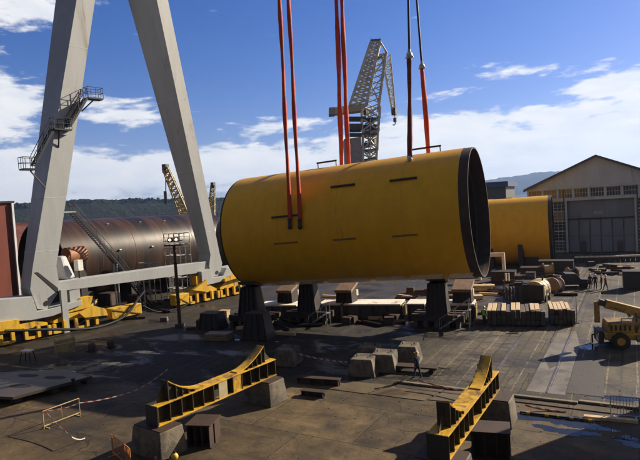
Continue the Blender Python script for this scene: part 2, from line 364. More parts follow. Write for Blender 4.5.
# thin steel road plates lying on the apron
M['plate'] = mat('rusty_road_plate', (.17,.135,.085), (.11,.085,.055), .8, .5, .2, bump=.3, stain=(.06,.04,.028), stain_amt=.6, metal=.2)
for q, lab in (([(318,388),(345,381),(392,386),(366,394)], 'thin rusty steel plate lying flat, furthest left of three before the yellow cylinder'),
               ([(368,394),(394,386.5),(444,390),(424,401)], 'thin rusty steel plate lying flat, middle one of three'),
               ([(428,400),(446,391),(468,392),(460,403)], 'thin rusty steel plate lying flat against the right yellow girder')):
    p = [G(*a) for a in q]
    tag(MB().prism([(a.x, a.y, .004) for a in p][::-1], (0,0,.03)).build('road_plate', M['plate']), lab, 'steel plate', 'road plates on the apron')

# ------------------------------------------------------------------ big yellow cylinder on the slings
A = Vector((-34.2,45.0,9.2)); B = Vector((-11.2,47.05,10.15)); RAD = 5.6
AX = (B-A).normalized(); LEN = (B-A).length
UX = AX.cross(Vector((0,0,1))).normalized()      # faces the camera side (-Y)
WZ = UX.cross(AX)                                # up
def cyl(s, ang, r=RAD): return A+AX*s+(UX*math.cos(ang)+WZ*math.sin(ang))*r
yc = thing('steel_cylinder', 'huge yellow steel cylinder hanging from orange slings over dark trestles', 'cylinder', (A.x+ (B.x-A.x)/2, 46, 0))
b = MB(); b.lathe(A, AX, [(.2,RAD),(LEN*.25,RAD),(LEN*.5,RAD),(LEN*.75,RAD),(LEN-.75,RAD)], 128, x=UX); b.build('shell', M['yellow'], yc, True)
b = MB(); b.lathe(A, AX, [(.2,RAD-.004),(.2,RAD-.03),(0,RAD-.03),(0,RAD-.12),(.4,RAD-.12)], 128, sm=False, x=UX); b.build('end_band', M['rust_dark'], yc, True)
b = MB(); b.lathe(A, AX, [(LEN-.75,RAD-.004),(LEN-.75,RAD-.03),(LEN,RAD-.03),(LEN,RAD-.14),(LEN-.5,RAD-.14)], 128, sm=False, x=UX); b.build('end_band', M['rust_dark'], yc, True)
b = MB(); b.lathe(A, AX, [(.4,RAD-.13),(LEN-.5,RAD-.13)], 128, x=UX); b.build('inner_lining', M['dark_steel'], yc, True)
for s in (LEN-1.2, LEN-4.5, LEN-8, LEN-12, LEN-16, LEN-20):
    b = MB(); b.lathe(A+AX*s, AX, [(-.06,RAD-.14),(-.06,RAD-.55),(.06,RAD-.55),(.06,RAD-.14)], 96, sm=False, x=UX); b.build('ring_stiffener', M['rust_dark'], yc, True)
b = MB()
for k in range(4):
    a = R(200+k*24); b.beam(cyl(LEN-1.4, a, RAD-.6), cyl(LEN-14, a, RAD-.6), .18, .3)
b.build('inner_pipework', M['dark_steel'], yc, True)
def on_cyl(u, v):    # first hit of the line of sight with the cylinder
    o = Vector((0,0,HC)); d = ray(u, v); oc = o-A
    dp = d-AX*d.dot(AX); op = oc-AX*oc.dot(AX)
    a, bb, c = dp.dot(dp), 2*dp.dot(op), op.dot(op)-RAD*RAD; ds = bb*bb-4*a*c
    t = (-bb-math.sqrt(max(ds,0)))/(2*a); p = o+d*t; q = p-A
    return q.dot(AX), math.atan2(q.dot(WZ), q.dot(UX))
for (u0, v0, u1, v1) in ((272,217.5,302,215), (331,187.5,355,185), (390,181.5,417,178)):
    s0, a0 = on_cyl(u0, v0); s1, a1 = on_cyl(u1, v1); a = (a0+a1)/2
    b = MB(); b.prism([cyl(s0,a-.012,RAD-.02), cyl(s0,a-.012,RAD+.16), cyl(s0,a+.012,RAD+.16), cyl(s0,a+.012,RAD-.02)], AX*(s1-s0)); b.build('guide_bar', M['dark_steel'], yc, True)
for (u0, v0, u1, v1) in ((274,243,298,243), (333,240,356,238.5), (392,236,418,235)):
    s0, a0 = on_cyl(u0, v0); s1, a1 = on_cyl(u1, v1); a = (a0+a1)/2
    b = MB(); b.prism([cyl(s0,a-.014,RAD-.02), cyl(s0,a-.014,RAD+.04), cyl(s0,a+.014,RAD+.04), cyl(s0,a+.014,RAD-.02)], AX*(s1-s0)); b.build('guide_bar', M['bar_paint'], yc, True)
# bars standing clear of the crown
for s0, s1, a in ((8.3,10.4,R(88)), (17.3,20.3,R(90))):
    b = MB(); hgt = .5
    b.tube(cyl(s0,a,RAD+hgt), cyl(s1,a,RAD+hgt), .09, n=6)
    for s in (s0+.1, s1-.1): b.tube(cyl(s,a,RAD-.02), cyl(s,a,RAD+hgt), .045, n=6)
    b.build('crown_rail', M['dark_steel'], yc, True)
# pale strips along the bottom, painted on for the light bounced up there
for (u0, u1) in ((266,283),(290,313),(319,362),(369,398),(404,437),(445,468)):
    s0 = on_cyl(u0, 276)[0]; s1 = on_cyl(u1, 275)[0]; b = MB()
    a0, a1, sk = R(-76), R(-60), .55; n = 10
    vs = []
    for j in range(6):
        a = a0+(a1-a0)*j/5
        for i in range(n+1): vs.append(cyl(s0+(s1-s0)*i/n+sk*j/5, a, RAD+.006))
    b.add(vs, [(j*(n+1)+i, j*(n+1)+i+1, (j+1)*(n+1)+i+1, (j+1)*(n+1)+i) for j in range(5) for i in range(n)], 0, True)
    b.build('bounce_strip', M['beige_and_bounce'], yc, True)
# weld seams
for s in (LEN*.27, LEN*.52, LEN*.77):
    b = MB(); b.lathe(A+AX*s, AX, [(-.025,RAD-.01),(-.012,RAD+.012),(.012,RAD+.012),(.025,RAD-.01)], 128, x=UX); b.build('weld_seam', M['yellow_seam'], yc, True)

# slings
def sweep(b, pts, rad, seed, n=10):
    rnd = random.Random(seed); P_ = []
    for a, c in zip(pts, pts[1:]):
        k = max(2, int((c-a).length/.55)); P_ += [a.lerp(c, i/k) for i in range(k)]
    P_.append(pts[-1]); d = (P_[-1]-P_[0]).normalized(); x = d.cross(Vector((0,1,0))).normalized(); y = d.cross(x); vs = []
    for i, q in enumerate(P_):
        e = min(1, i/3); sw = x*math.sin(i*.37+seed)*.02*e+y*math.sin(i*.23+seed*2)*.02*e; rr = rad*(1+rnd.uniform(-.07,.07)); tw = i*.21
        for j in range(n):
            a_ = 2*PI*j/n; fl = 1+.16*math.cos(2*(a_-tw)); vs.append(q+sw+(x*math.cos(a_)+y*math.sin(a_))*rr*fl)
    m_ = len(P_); b.add(vs, [(i*n+j, i*n+(j+1)%n, (i+1)*n+(j+1)%n, (i+1)*n+j) for i in range(m_-1) for j in range(n)]+[tuple(range(n-1,-1,-1)), tuple(range((m_-1)*n, m_*n))], 0, True)
def strap_pair(name, lab, pts, w, m, shackle=None, wire=None, lower=None):
    base = pts[0]; t = thing(name, lab, 'sling', base, 0, 'lifting slings on the yellow cylinder')
    b = MB()
    sweep(b, pts, w/2, hash(lab) % 97 if False else len(lab)); b.build('strap', m, t, True)
    if lower is not None:
        b = MB(); p = Vector(lower); o = (p-yc.location); b.tube(p+UX*.12+WZ*.3, p+UX*.12-WZ*.45, .17, n=8); b.ball(p+UX*.15-WZ*.45, .22); b.build('shackle', M['dark_steel'], t, True)
    if shackle is not None:
        b = MB(); p = Vector(shackle); b.ball(p, .3, 0, 10, 1.3); b.tube(p-Vector((0,0,.45)), p+Vector((0,0,.55)), .14, n=8); b.tube(p-Vector((.35,0,.1)), p+Vector((.35,0,-.1)), .08, n=6); b.build('shackle', M['galv'], t, True)
    if wire:
        b = MB(); b.tube(wire[0], wire[1], .11, n=6); b.build('wire_rope', M['wire'], t, True)
    return t
def up(p, q): return p+(q-p)*1.9   # carry on beyond to the lifting beam
for (ub, vb, ut, lab) in ((291,222,279.5,'orange round sling shackled to the cylinder, furthest left of six'), (301,222,288.5,'orange round sling second from left, shackled low on the cylinder')):
    s, a = on_cyl(ub, vb); p = cyl(s, a, RAD+.15); dp = depth(p); top = D(ut, 0, dp*1.02)
    # lies on the curve up to where it leaves the shell
    strap_pair('lifting_sling', lab, [p, top, up(p, top)], .34, M['sling'], lower=p)
for (ub, vb, ut, lab) in ((341.5,163,336.5,'orange round sling going over the back of the cylinder, left of the lattice crane'), (348.5,163,341.8,'orange round sling over the crown, in front of the lattice crane')):
    p = D(ub, vb, 56.6); top = D(ut, 0, 56.6); low = p+(p-top)*.33; strap_pair('lifting_sling', lab, [low, top, up(p, top)], .46, M['sling'], lower=low)
for (ub, vb, us, vs_, ut, lab, mm, dp) in ((410,157,409.5,56,408.4,'dark red round sling hung from black wire rope','sling_shaded',None), (428.5,152.5,422,67,416.8,'bright orange sling on wire rope, furthest right of six','sling',52.6)):
    if dp is None: s_, a_ = on_cyl(ub, 160.5); p = cyl(s_, a_, RAD+.12); dp = depth(p)
    else: p = D(ub, vb, dp)
    e_ = p if mm == 'sling_shaded' else p+(p-D(ut,0,dp))*.36
    q = D(us, vs_, dp); top = D(ut, 0, dp)
    t = strap_pair('lifting_sling', lab, [e_, q], (.0086*dp), M[mm], shackle=q, wire=(q, up(q, top)))
    if mm == 'sling_shaded':
        b = MB(); b.ball(p, .26, 0, 8, 1.5); b.tube(p, p-Vector((0,0,.6)), .12, n=6); b.build('lower_shackle', M['galv'], t, True)

# ------------------------------------------------------------------ trestles under it
def trestle(name, lab, base, wt, wb, dy, h, rear=False, rz=R(5)):
    t = thing(name, lab, 'trestle', base, rz, 'trestles under the hanging cylinder')
    b = MB(); zt = h-.35
    b.hexa([(-wb/2,-dy/2,0),(wb/2,-dy/2,0),(wb/2,dy/2,0),(-wb/2,dy/2,0)], [(-wt/2,-dy/3,zt),(wt/2,-dy/3,zt),(wt/2,dy/3,zt),(-wt/2,dy/3,zt)])
    b.build('column', M['dark_steel'], t, bevel=.03)
    b = MB()
    for i in range(5):
        f = -1+i*.5
        b.hexa([(f*wb/2-.04,-dy/2-.16,.02),(f*wb/2+.04,-dy/2-.16,.02),(f*wb/2+.04,-dy/2,.02),(f*wb/2-.04,-dy/2,.02)],
               [(f*wt/2-.04,-dy/3-.16,zt),(f*wt/2+.04,-dy/3-.16,zt),(f*wt/2+.04,-dy/3,zt),(f*wt/2-.04,-dy/3,zt)])
    b.each('stiffener', M['rust_dark'], t)
    b = MB(); sg = -1 if rear else 1; sl = .55
    y0, y1 = -dy/2-.1, dy/2+.1
    za, zb = (zt-.35, zt+.35) if rear else (zt+.3, zt-.1)
    w2 = wt/2+.15
    b.hexa([(-w2,y0,za),(w2,y0,za),(w2,y1,zb),(-w2,y1,zb)], [(-w2,y0,za+.28),(w2,y0,za+.28),(w2,y1,zb+.28),(-w2,y1,zb+.28)])
    b.build('saddle_pad', M['pad'] if rear else M['dark_steel'], t, bevel=.03)
    if rear:
        b = MB(); b.box(-wt/2-.05, wt/2+.05, dy/3, dy/3+.5, zt-.9, zt-.3); b.build('wedge_block', M['timber'], t)
    return t
for (u, v, lab, wt, wb, where) in ((250,327,'black steel trestle under the left end of the yellow cylinder',1.6,2.3,'left'), (308,323,'black ribbed trestle in the middle of the front row',1.35,2.0,'middle'), (437.5,327,'black ribbed trestle at the right end of the front row',1.5,1.9,'right')):
    p = G(u, v); zb = 1.15
    trestle('cylinder_trestle', lab, (p.x, p.y+.6, zb), wt, wb, 1.5, 4.3-zb)
    t = thing('base_frame', 'low dark steel base carrying the %s front trestle' % where, 'base frame', (p.x, p.y, 0), R(5))
    for i in range(5): b = MB(); b.box(-2.1+.95*i,-1.75+.95*i,-.35,2.2,.0,.55); b.build('sleeper', M['timber_dark'], t, bevel=.02)
    for y in (-.2, .75, 1.7): b = MB(); b.box(-2.3,2.4,y,y+.4,.552,1.148); b.build('base_beam', M['rust_dark'], t)
for (u, v, lab) in ((288,287.5,'tan padded trestle at the left of the rear row'), (346.5,287,'tan padded trestle in the middle of the rear row'), (463,286,'tan padded trestle at the right of the rear row')):
    p = G(u, v, 3.0); trestle('cylinder_trestle', lab, (p.x, p.y, 0), 1.55, 1.9, 1.9, 3.25, True)
# grillage boxes: long low concrete plinths, sunlight on top painted as a pale slab
def plinth(name, lab, u0, u1, vt, z, dy, endm='concrete'):
    a, c = G(u0, vt, z), G(u1, vt, z); L = (c-a).length; rz = math.atan2(c.y-a.y, c.x-a.x)
    t = thing(name, lab, 'plinth', (a.x, a.y, 0), rz, 'low plinths under the trestles')
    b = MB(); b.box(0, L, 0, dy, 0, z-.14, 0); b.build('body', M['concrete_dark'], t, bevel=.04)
    b = MB(); b.box(-.06, L+.06, -.06, dy+.06, z-.14, z); b.build('sunlit_top', M['concrete_sunlit'], t, bevel=.02)
    b = MB()
    for i in range(5): 
        y = dy*(.1+.18*i); b.box(L+.002, L+.16, y, y+dy*.13, .1+.12*(i%2), z-.3+.1*(i%3))
    b.each('end_blocking', M[endm], t)
    b = MB()
    for i in range(int(L/1.4)+1): b.box(.1+i*1.4, .3+i*1.4, -.12, -.003, .05, z-.16)
    b.each('side_rib', M['rust_dark'], t)
plinth('plinth', 'long low plinth with top painted sunlit pale behind the middle of the yard', 344, 400, 304, 1.5, 2.6, 'tan')
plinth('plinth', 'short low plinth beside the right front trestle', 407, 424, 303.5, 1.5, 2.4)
plinth('plinth', 'low sunlit-pale topped plinth under the right end of the cylinder', 441, 474, 304, 1.5, 2.4, 'tan')
plinth('plinth', 'low sunlit-pale topped plinth right of the middle front trestle', 318, 340, 304, 1.5, 2.4, 'timber')
plinth('plinth', 'low sunlit-pale topped plinth between left and middle front trestles', 258, 296, 305, 1.5, 2.2)
# dark steel boxes at left
def steel_box(name, lab, u, v, w, d, h, m, rz=R(8), tx=0, cat='steel box', ribs=True):
    p = G(u, v); t = thing(name, lab, cat, p, rz)
    b = MB(); b.box(-w/2, w/2, 0, d, 0, h, tx=tx, ty=tx*.6); b.build('body', M[m], t, bevel=.03)
    b = MB(); b.box(-w/2+tx-.04, w/2-tx+.04, tx*.6-.04, d-tx*.6+.04, h, h+.09); b.build('lid', M['rust_dark'] if m != 'tan' else M['tan'], t)
    if ribs:
        b = MB()
        for i in range(4):
            f = -.85+i*.567; b.hexa([(f*w/2-.05,-.09,.02),(f*w/2+.05,-.09,.02),(f*w/2+.05,-.002,.02),(f*w/2-.05,-.002,.02)], [(f*(w/2-tx)-.05,tx*.6-.09,h-.02),(f*(w/2-tx)+.05,tx*.6-.09,h-.02),(f*(w/2-tx)+.05,tx*.6-.002,h-.02),(f*(w/2-tx)-.05,tx*.6-.002,h-.02)])
        b.each('rib', M['rust_dark'], t)
    return t
steel_box('steel_pedestal', 'black tapered steel pedestal standing in front of the left trestle', 254, 341, 2.6, 1.8, 2.3, 'dark_steel', tx=.4, cat='pedestal')
steel_box('steel_pedestal', 'low black tapered pedestal left of the tall one', 208, 330, 2.6, 1.8, 1.5, 'dark_steel', tx=.35, cat='pedestal')
steel_box('junction_box', 'small tan box on the ground beside the low black pedestal', 223, 318, 1.0, .7, .7, 'tan', cat='box', ribs=False)
# wire trestle stands around the supports (thin bracing frames)
def aframe(lab, u, v, w, h):
    p = G(u, v); t = thing('stair_frame', lab, 'access stair', p, R(5))
    b = MB()
    for s in (-1, 1):
        b.tube((-w, s*.4, 0), (w*.6, s*.4, h), .035, n=6); b.tube((w*.6, s*.4, 0), (w*.6, s*.4, h+1), .03, n=6); b.tube((-w, s*.4, .9), (w*.6, s*.4, h+.95), .025, n=6); b.tube((-w, s*.4, 0), (-w, s*.4, .95), .025, n=6)
        b.tube((-.2*w, s*.4, h*.5), (-.2*w, s*.4, h*.5+.95), .025, n=6)
    b.build('handrail', M['galv'], t)
    b = MB()
    for i in range(7):
        f = i/6; b.box(-w+1.6*w*f-.13, -w+1.6*w*f+.13, -.38, .38, h*f, h*f+.04)
    b.build('tread', M['galv'], t)
aframe('light steel access stair with handrails beside the right front trestle', 459, 329, 1.6, 1.7)
aframe('light steel access stair beside the middle front trestle', 322, 325, 1.2, 1.2)

# ------------------------------------------------------------------ concrete sinker blocks
def sinker(lab, u, v, w, d, h, rz, tx=.22, m='concrete'):
    p = G(u, v); t = thing('concrete_block', lab, 'concrete block', p, rz, 'tapered concrete blocks on the yard')
    b = MB(); b.box(-w/2, w/2, 0, d, 0, h, tx=tx, ty=tx*.7); b.build('body', M[m], t, bevel=.05)
    b = MB()
    for x in (-.25, .25):
        b = MB(); b.path([(x*w, d/2-.12, h-.02), (x*w, d/2-.12, h+.14), (x*w, d/2+.12, h+.14), (x*w, d/2+.12, h-.02)], .025); b.build('lifting_eye', M['rust_dark'], t)
    return t
R10 = R(10)
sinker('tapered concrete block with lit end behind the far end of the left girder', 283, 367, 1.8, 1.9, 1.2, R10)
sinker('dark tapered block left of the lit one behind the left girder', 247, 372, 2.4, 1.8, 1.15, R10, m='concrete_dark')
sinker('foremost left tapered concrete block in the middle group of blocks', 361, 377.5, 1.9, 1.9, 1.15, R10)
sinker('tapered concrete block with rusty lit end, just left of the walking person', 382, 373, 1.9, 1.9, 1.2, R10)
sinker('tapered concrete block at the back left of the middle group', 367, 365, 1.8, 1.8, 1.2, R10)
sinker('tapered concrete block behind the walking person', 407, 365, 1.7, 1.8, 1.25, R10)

# ------------------------------------------------------------------ yellow saddle girders
def girder(lab, loc, rz, L, seed):
    t = thing('saddle_girder', lab, 'girder', loc, rz, 'yellow saddle girders on concrete blocks')
    W, H = .85, 1.0
    b = MB(); b.box(-W/2, W/2, 0, L, H-.06, H); b.build('top_flange', M['yellow_dirty'], t, bevel=.01)
    b = MB(); b.box(-W/2, W/2, 0, L, 0, .07); b.build('bottom_flange', M['yellow_dirty'], t, bevel=.01)
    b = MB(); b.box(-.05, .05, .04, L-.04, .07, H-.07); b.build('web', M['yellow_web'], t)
    b = MB(); n = 12
    for i in range(n+1):
        y = .05+(L-.14)*i/n
        if i in (6,): continue
        for s in (-1, 1): b.box(min(s*.052, s*(W/2-.02)), max(s*.052, s*(W/2-.02)), y, y+.035, .072, H-.072)
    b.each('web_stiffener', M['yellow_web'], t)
    if seed == 1:  # added plates stand for two sunlit panels of the web
        b = MB(); b.box(W/2-.06, W/2-.03, L*.46, L*.46+.62, .072, H-.062); b.build('lit_panel', M['boom_paint'], t)
        b = MB(); b.box(W/2-.06, W/2-.03, L*.585, L*.585+.6, .072, H-.062); b.build('lit_panel', M['yellow_dirty'], t)
    b = MB(); b.box(-W/2-.03, W/2+.03, -.04, -.002, .02, H-.01); b.build('end_plate', M['dark_steel'], t)
    # saddle wedges with a hollow curved top
    for flip in (0, 1):
        fy = (lambda y: L-y) if flip else (lambda y: y)
        pts = []; pk, z1 = .85, H+.95; end = 3.15
        for i in range(13):
            f = i/12; pts.append((fy(pk+(end-pk)*f), H+.95*(1-f)**1.9+.06))
        w = .27
        b = MB()
        for (y0, za), (y1, zb) in zip(pts, pts[1:]):
            b.hexa([(-w,y0,za-.07),(w,y0,za-.07),(w,y1,zb-.07),(-w,y1,zb-.07)], [(-w,y0,za),(w,y0,za),(w,y1,zb),(-w,y1,zb)])
        b.build('saddle_plate', M['yellow_dirty'], t)
        prof = [(0, fy(pk), H+.002)]+[(0, y, max(z-.075, H+.003)) for y, z in pts]
        prof.append((0, fy(end+.02), H+.002))
        b = MB()
        for s in (-.2, .17): b.prism([(s, y, z) for _, y, z in prof], (.03, 0, 0))
        b.prism([(-.02, fy(.1), H+.002), (-.02, fy(pk), H+.9), (-.02, fy(pk), H+.002)], (.035, 0, 0))
        b.box(-.28, .28, min(fy(pk-.04), fy(pk)), max(fy(pk-.04), fy(pk)), H+.002, z1+.04)
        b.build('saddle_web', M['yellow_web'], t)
        b = MB()
        for i in range(5):
            y, z = pts[2+2*i]; hh = z-.08
            if hh > H+.08:
                for s in (-1, 1): b.box(min(s*.2, s*.36), max(s*.2, s*.36), y, y+.03, H+.002, hh)
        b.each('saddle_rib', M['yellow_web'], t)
    return t
girder('long yellow saddle girder at left centre on stained concrete blocks', (-20.3,17.9,1.4), R(-6.2), 8.7, 1)
girder('yellow saddle girder at the bottom right seen almost end on', (-6.78,19.9,1.35), R(-1.0), 8.6, 2)
def block(lab, x0, x1, y0, y1, h, m='concrete', tx=.12, rz=0):
    cx, cy = (x0+x1)/2, (y0+y1)/2
    t = thing('concrete_block', lab, 'concrete block', (cx, cy, 0), rz, 'concrete blocks under the girders')
    b = MB(); b.box(x0-cx, x1-cx, y0-cy, y1-cy, 0, h-.06, tx=tx, ty=tx); b.build('body', M[m], t, bevel=.05)
    b = MB(); b.box(x0-cx+tx+.04, x1-cx-tx-.04, y0-cy+tx+.06, y1-cy-tx-.06, h-.06, h); b.build('packing', M['rust_dark'], t)
    return t
block('stained concrete block with a lit right side under the near end of the left girder', -21.5, -19.15, 17.4, 19.0, 1.395, rz=R(-6))
block('concrete block under the far end of the left girder', -20.5, -18.3, 25.0, 26.6, 1.395, rz=R(-6))
block('dark concrete block under the near end of the right girder', -7.9, -5.7, 19.6, 21.2, 1.345, 'concrete_dark')
block('concrete block with lit right edge under the far end of the right girder', -7.4, -5.35, 26.8, 28.4, 1.345)
# steel beam offcuts beside the girders
def ibeam(lab, u, v, L, h, w, rz):
    p = G(u, v); t = thing('steel_beam', lab, 'steel beam', p, rz)
    b = MB(); b.box(0, L, 0, w, 0, .05); b.box(0, L, 0, w, h-.05, h); b.build('flange', M['rust_dark'], t)
    b = MB(); b.box(.02, L-.02, w*.4, w*.6, .05, h-.05); b.build('web', M['rust_dark'], t)
    b = MB()
    for i in range(4): b.box(.1+i*(L-.2)/3-.02, .1+i*(L-.2)/3+.02, .03, w*.4-.002, .05, h-.05); b.box(.1+i*(L-.2)/3-.02, .1+i*(L-.2)/3+.02, w*.6+.002, w-.03, .05, h-.05)
    b.each('stiffener', M['rust_dark'], t)
ibeam('short rusty beam offcut beside the near end of the left girder', 186, 448, 1.35, 1.15, 1.4, R(18))
ibeam('dark steel box section right of the right girder', 471, 459, 1.7, 1.25, 1.3, R(12))
ibeam('rusty beam lying right of the far end of the left girder', 296, 384, 3.0, .45, .5, R(8))
ibeam('rusty stub beam beside the concrete block of the left girder', 300, 396, 1.6, .35, .5, R(5))

# small things round the near block of the left girder
def ball_buoy(lab, u, v, r, m):
    p = G(u, v); t = thing('float_ball', lab, 'float', p); b = MB(); b.ball((0,0,r), r, 0, 16); b.build('body', M[m], t); b = MB(); b.tube((0,0,2*r-.03),(0,0,2*r+.1),.05); b.build('ring', M['dark_steel'], t)
ball_buoy('small yellow ball float on the ground beside the near concrete block', 175, 460, .17, 'crane_yellow')
ball_buoy('small brown ball float beside the near concrete block', 158, 461, .16, 'pad')
# panel of orange barrier lower left
def mesh_barrier(lab, u0, v0, u1, v1, h, m, step=.14):
    a, c = G(u0, v0), G(u1, v1); L = (c-a).length; rz = math.atan2(c.y-a.y, c.x-a.x)
    t = thing('barrier', lab, 'barrier', a, rz)
    b = MB(); b.tube((0,0,0),(0,0,h),.03); b.tube((L,0,0),(L,0,h),.03); b.tube((0,0,h),(L,0,h),.03); b.tube((0,0,.15),(L,0,.15),.03); b.build('frame', M[m], t)
    b = MB(); n = max(2, int(L/step))
    for i in range(1, n): b.tube((L*i/n,0,.15),(L*i/n,0,h),.012, n=5)
    b.build('bar', M[m], t)
    b = MB(); 
    for x in (.15, L-.15): b.box(x-.03, x+.03, -.3, .3, 0, .05)
    b.each('foot', M[m], t)
mesh_barrier('orange barred barrier at the bottom edge left of the concrete block', 113, 455, 131, 470, 1.0, 'orange')
mesh_barrier('pale wire barrier with tape tied to it at lower left', 44, 429, 80, 415, 1.0, 'tan', 1.2)
mesh_barrier('thin grey wire fence panel at the right edge behind the puddle', 611, 417, 640, 420, 1.1, 'galv')
mesh_barrier('thin grey wire fence panel further right beyond the picture edge', 641, 420.5, 676, 424, 1.1, 'galv')

# tapes: hung between points with sag
def tape(lab, pts, sag=.12, w=.055):
    out = []
    for a, c in zip(pts, pts[1:]):
        for i in range(12):
            f = i/12; p = a.lerp(c, f); p.z = max(p.z-sag*4*f*(1-f), .03); out.append(p)
    out.append(pts[-1]); b = MB()
    for a, c in zip(out, out[1:]):
        b.beam(a, c, .012, w)
    o = b.build('barrier_tape', M['tape']); return tag(o, lab, 'tape')
tape('red and white tape from the pale barrier to the left girder', [G(45,411,1.0), G(79,403,1.0), G(134,391,.75), G(168,369,1.0)], .1)
tape('red and white tape sagging from the pale barrier to the ground', [G(45,411,1.0), G(72,437,.5), G(85,438,.05)], .1)
tape('red and white tape from the walking person towards the right girder', [G(417,379.5,.55), G(472,391,.5)], .12, .09)
tape('red and white tape from the lit block towards the middle blocks', [G(299,354,.9), G(347,362,.6)], .1, .1)
tape('red and white tape lying across the ground behind the puddle', [G(525,405,.3), G(548,410,.05), G(566,412,.04)], .03, .1)
tape('red and white tape tied along the wire fence at right edge', [G(600,404,.9), G(612,405,.85), G(625,408,.8)], .1)
# rope with markers behind puddle
ch = [G(520+i*6.2, 412+i*.75, .06) for i in range(14)]
t = thing('marker_chain', 'yellow and black chain lying at the back of the puddle', 'chain', ch[0])
b = MB(); b.path(ch, .05); b.build('rope', M['black'], t, True)
b = MB()
for i in (1,4,6,8,11): b.tube(ch[i], ch[i]+(ch[i+1]-ch[i])*.6, .075)
b.build('sleeve', M['crane_yellow'], t, True)
a, c = G(584,449-1), G(638,452); 
p0, p1 = G(584, 418), G(638, 423)
b = MB(); b.beam(p0+Vector((0,0,.08)), p1+Vector((0,0,.08)), .28, .14); tag(b.build('timber_plank', M['timber']), 'pale timber plank lying on the ground at the right edge behind the puddle', 'plank')

# flat plate with manholes at left
pl = thing('pontoon_plate', 'flat dark steel plate with oval holes resting on low blocks at left', 'plate', G(30,390))
q = [G(-40,395,.6), G(13,397,.6), G(88,377,.6), G(66,369,.6), G(-30,374,.6)]
b = MB(); b.prism([(p.x,p.y,.42) for p in q][::-1], (0,0,.18)); b.build('deck', mat('wet_plate', (.035,.033,.032), (.06,.05,.042), .5, .45, .2, bump=.2, stain=(.10,.07,.045), stain_amt=.4), pl, True)
for (u, v) in ((20,386),(55,377.5),(28,375.5)):
    c = G(u, v, .604); b = MB(); b.sheet(blob(c.x, c.y, .9, .35, R(12), 4, 24, .05, .604)); b.build('manhole', M['black'], pl, True)
b = MB()
for (u, v) in ((13,397),(50,388),(84,378),(-20,396)):
    c = G(u, v, .4); b.box(c.x-.5, c.x+.2, c.y+.05, c.y+.5, 0, .415)
b.each('foot', M['timber_dark'], pl, True)
p = G(74, 391); t = thing('bollard', 'short black post standing right of the flat plate', 'bollard', p)
b = MB(); b.tube((0,0,0),(0,0,.75),.1,.08,10); b.build('post', M['black'], t); b = MB(); b.tube((0,0,.74),(0,0,.86),.14,.12,10); b.build('cap', M['black'], t); b = MB(); b.box(-.2,.2,-.2,.2,0,.04); b.build('base', M['black'], t)
# sawhorse stools and boards in the mid left
def stool(lab, u, v, m, top):
    p = G(u, v); t = thing('site_stool', lab, 'stand', p, R(20)); b = MB(); b.box(-.45,.45,-.3,.3,.9,1.0); b.build('top', M[top], t)
    for x in (-1,1):
        for y in (-1,1): b = MB(); b.beam((x*.5,y*.35,0),(x*.35,y*.22,.9),.07); b.build('leg', M[m], t)
stool('small stand with pale top and reddish legs, left of the yellow board', 28, 362, 'rust', 'beige_and_bounce')
def board(lab, u0, v0, u1, v1, h):
    a, c = G(u0,v0), G(u1,v1); L = (c-a).length; rz = math.atan2(c.y-a.y, c.x-a.x); t = thing('board_barrier', lab, 'barrier', a, rz)
    b = MB(); b.box(0, L, -.03, .03, .35, h*.72); b.box(0, L, -.03, .03, h*.76, h); b.build('panel', M['tan'], t)
    for x in (.12, L-.12): b = MB(); b.tube((x,.06,0),(x,.06,h+.2),.04); b.build('post', M['tan'], t)
board('yellow board barrier standing in front of the gantry bogies', 55, 357, 76, 352, 1.35)
def cone(lab, u, v):
    p = G(u, v); t = thing('small_drum', lab, 'drum', p); b = MB(); b.lathe((0,0,0),(0,0,1),[(.06,.30),(.25,.34),(.5,.33),(.7,.26),(.71,0)],16,x=(1,0,0)); b.build('body', M['rust_mid'], t); b = MB(); b.box(-.4,.4,-.35,.35,0,.06); b.build('base', M['rust_dark'], t)
cone('small brown drum on the yard right of the yellow board', 92, 351); cone('small brown drum further right of the yellow board', 111, 347)
# pallet-like slabs in front of pedestal
p = G(216, 341); t = thing('pallet_stack', 'low stack of brown planks in front of the low black pedestal', 'planks', p, R(14)); 
for i in range(3): b = MB(); b.box(-1.3+.06*i, 1.25-.05*i, 0, 1.3, .02+.2*i, .2+.2*i); b.build('plank_layer', M['pad'], t)
# trailer-like low frame behind walking person
p = G(418, 375); t = thing('hand_trolley', 'low dark flat trolley on the ground behind the walking person', 'trolley', p, R(6))
b = MB(); b.box(-1.8, 1.2, .3, 1.1, .32, .42); b.build('deck', M['rust_dark'], t)
for x in (-1.4, .8):
    for y in (.35, 1.05): b = MB(); b.tube((x,y-.06,.17),(x,y+.06,.17),.17,n=14); b.build('wheel', M['black'], t)
b = MB(); b.path([(1.2,.7,.36),(2.0,.7,.3)], .03); b.build('drawbar', M['rust_dark'], t)

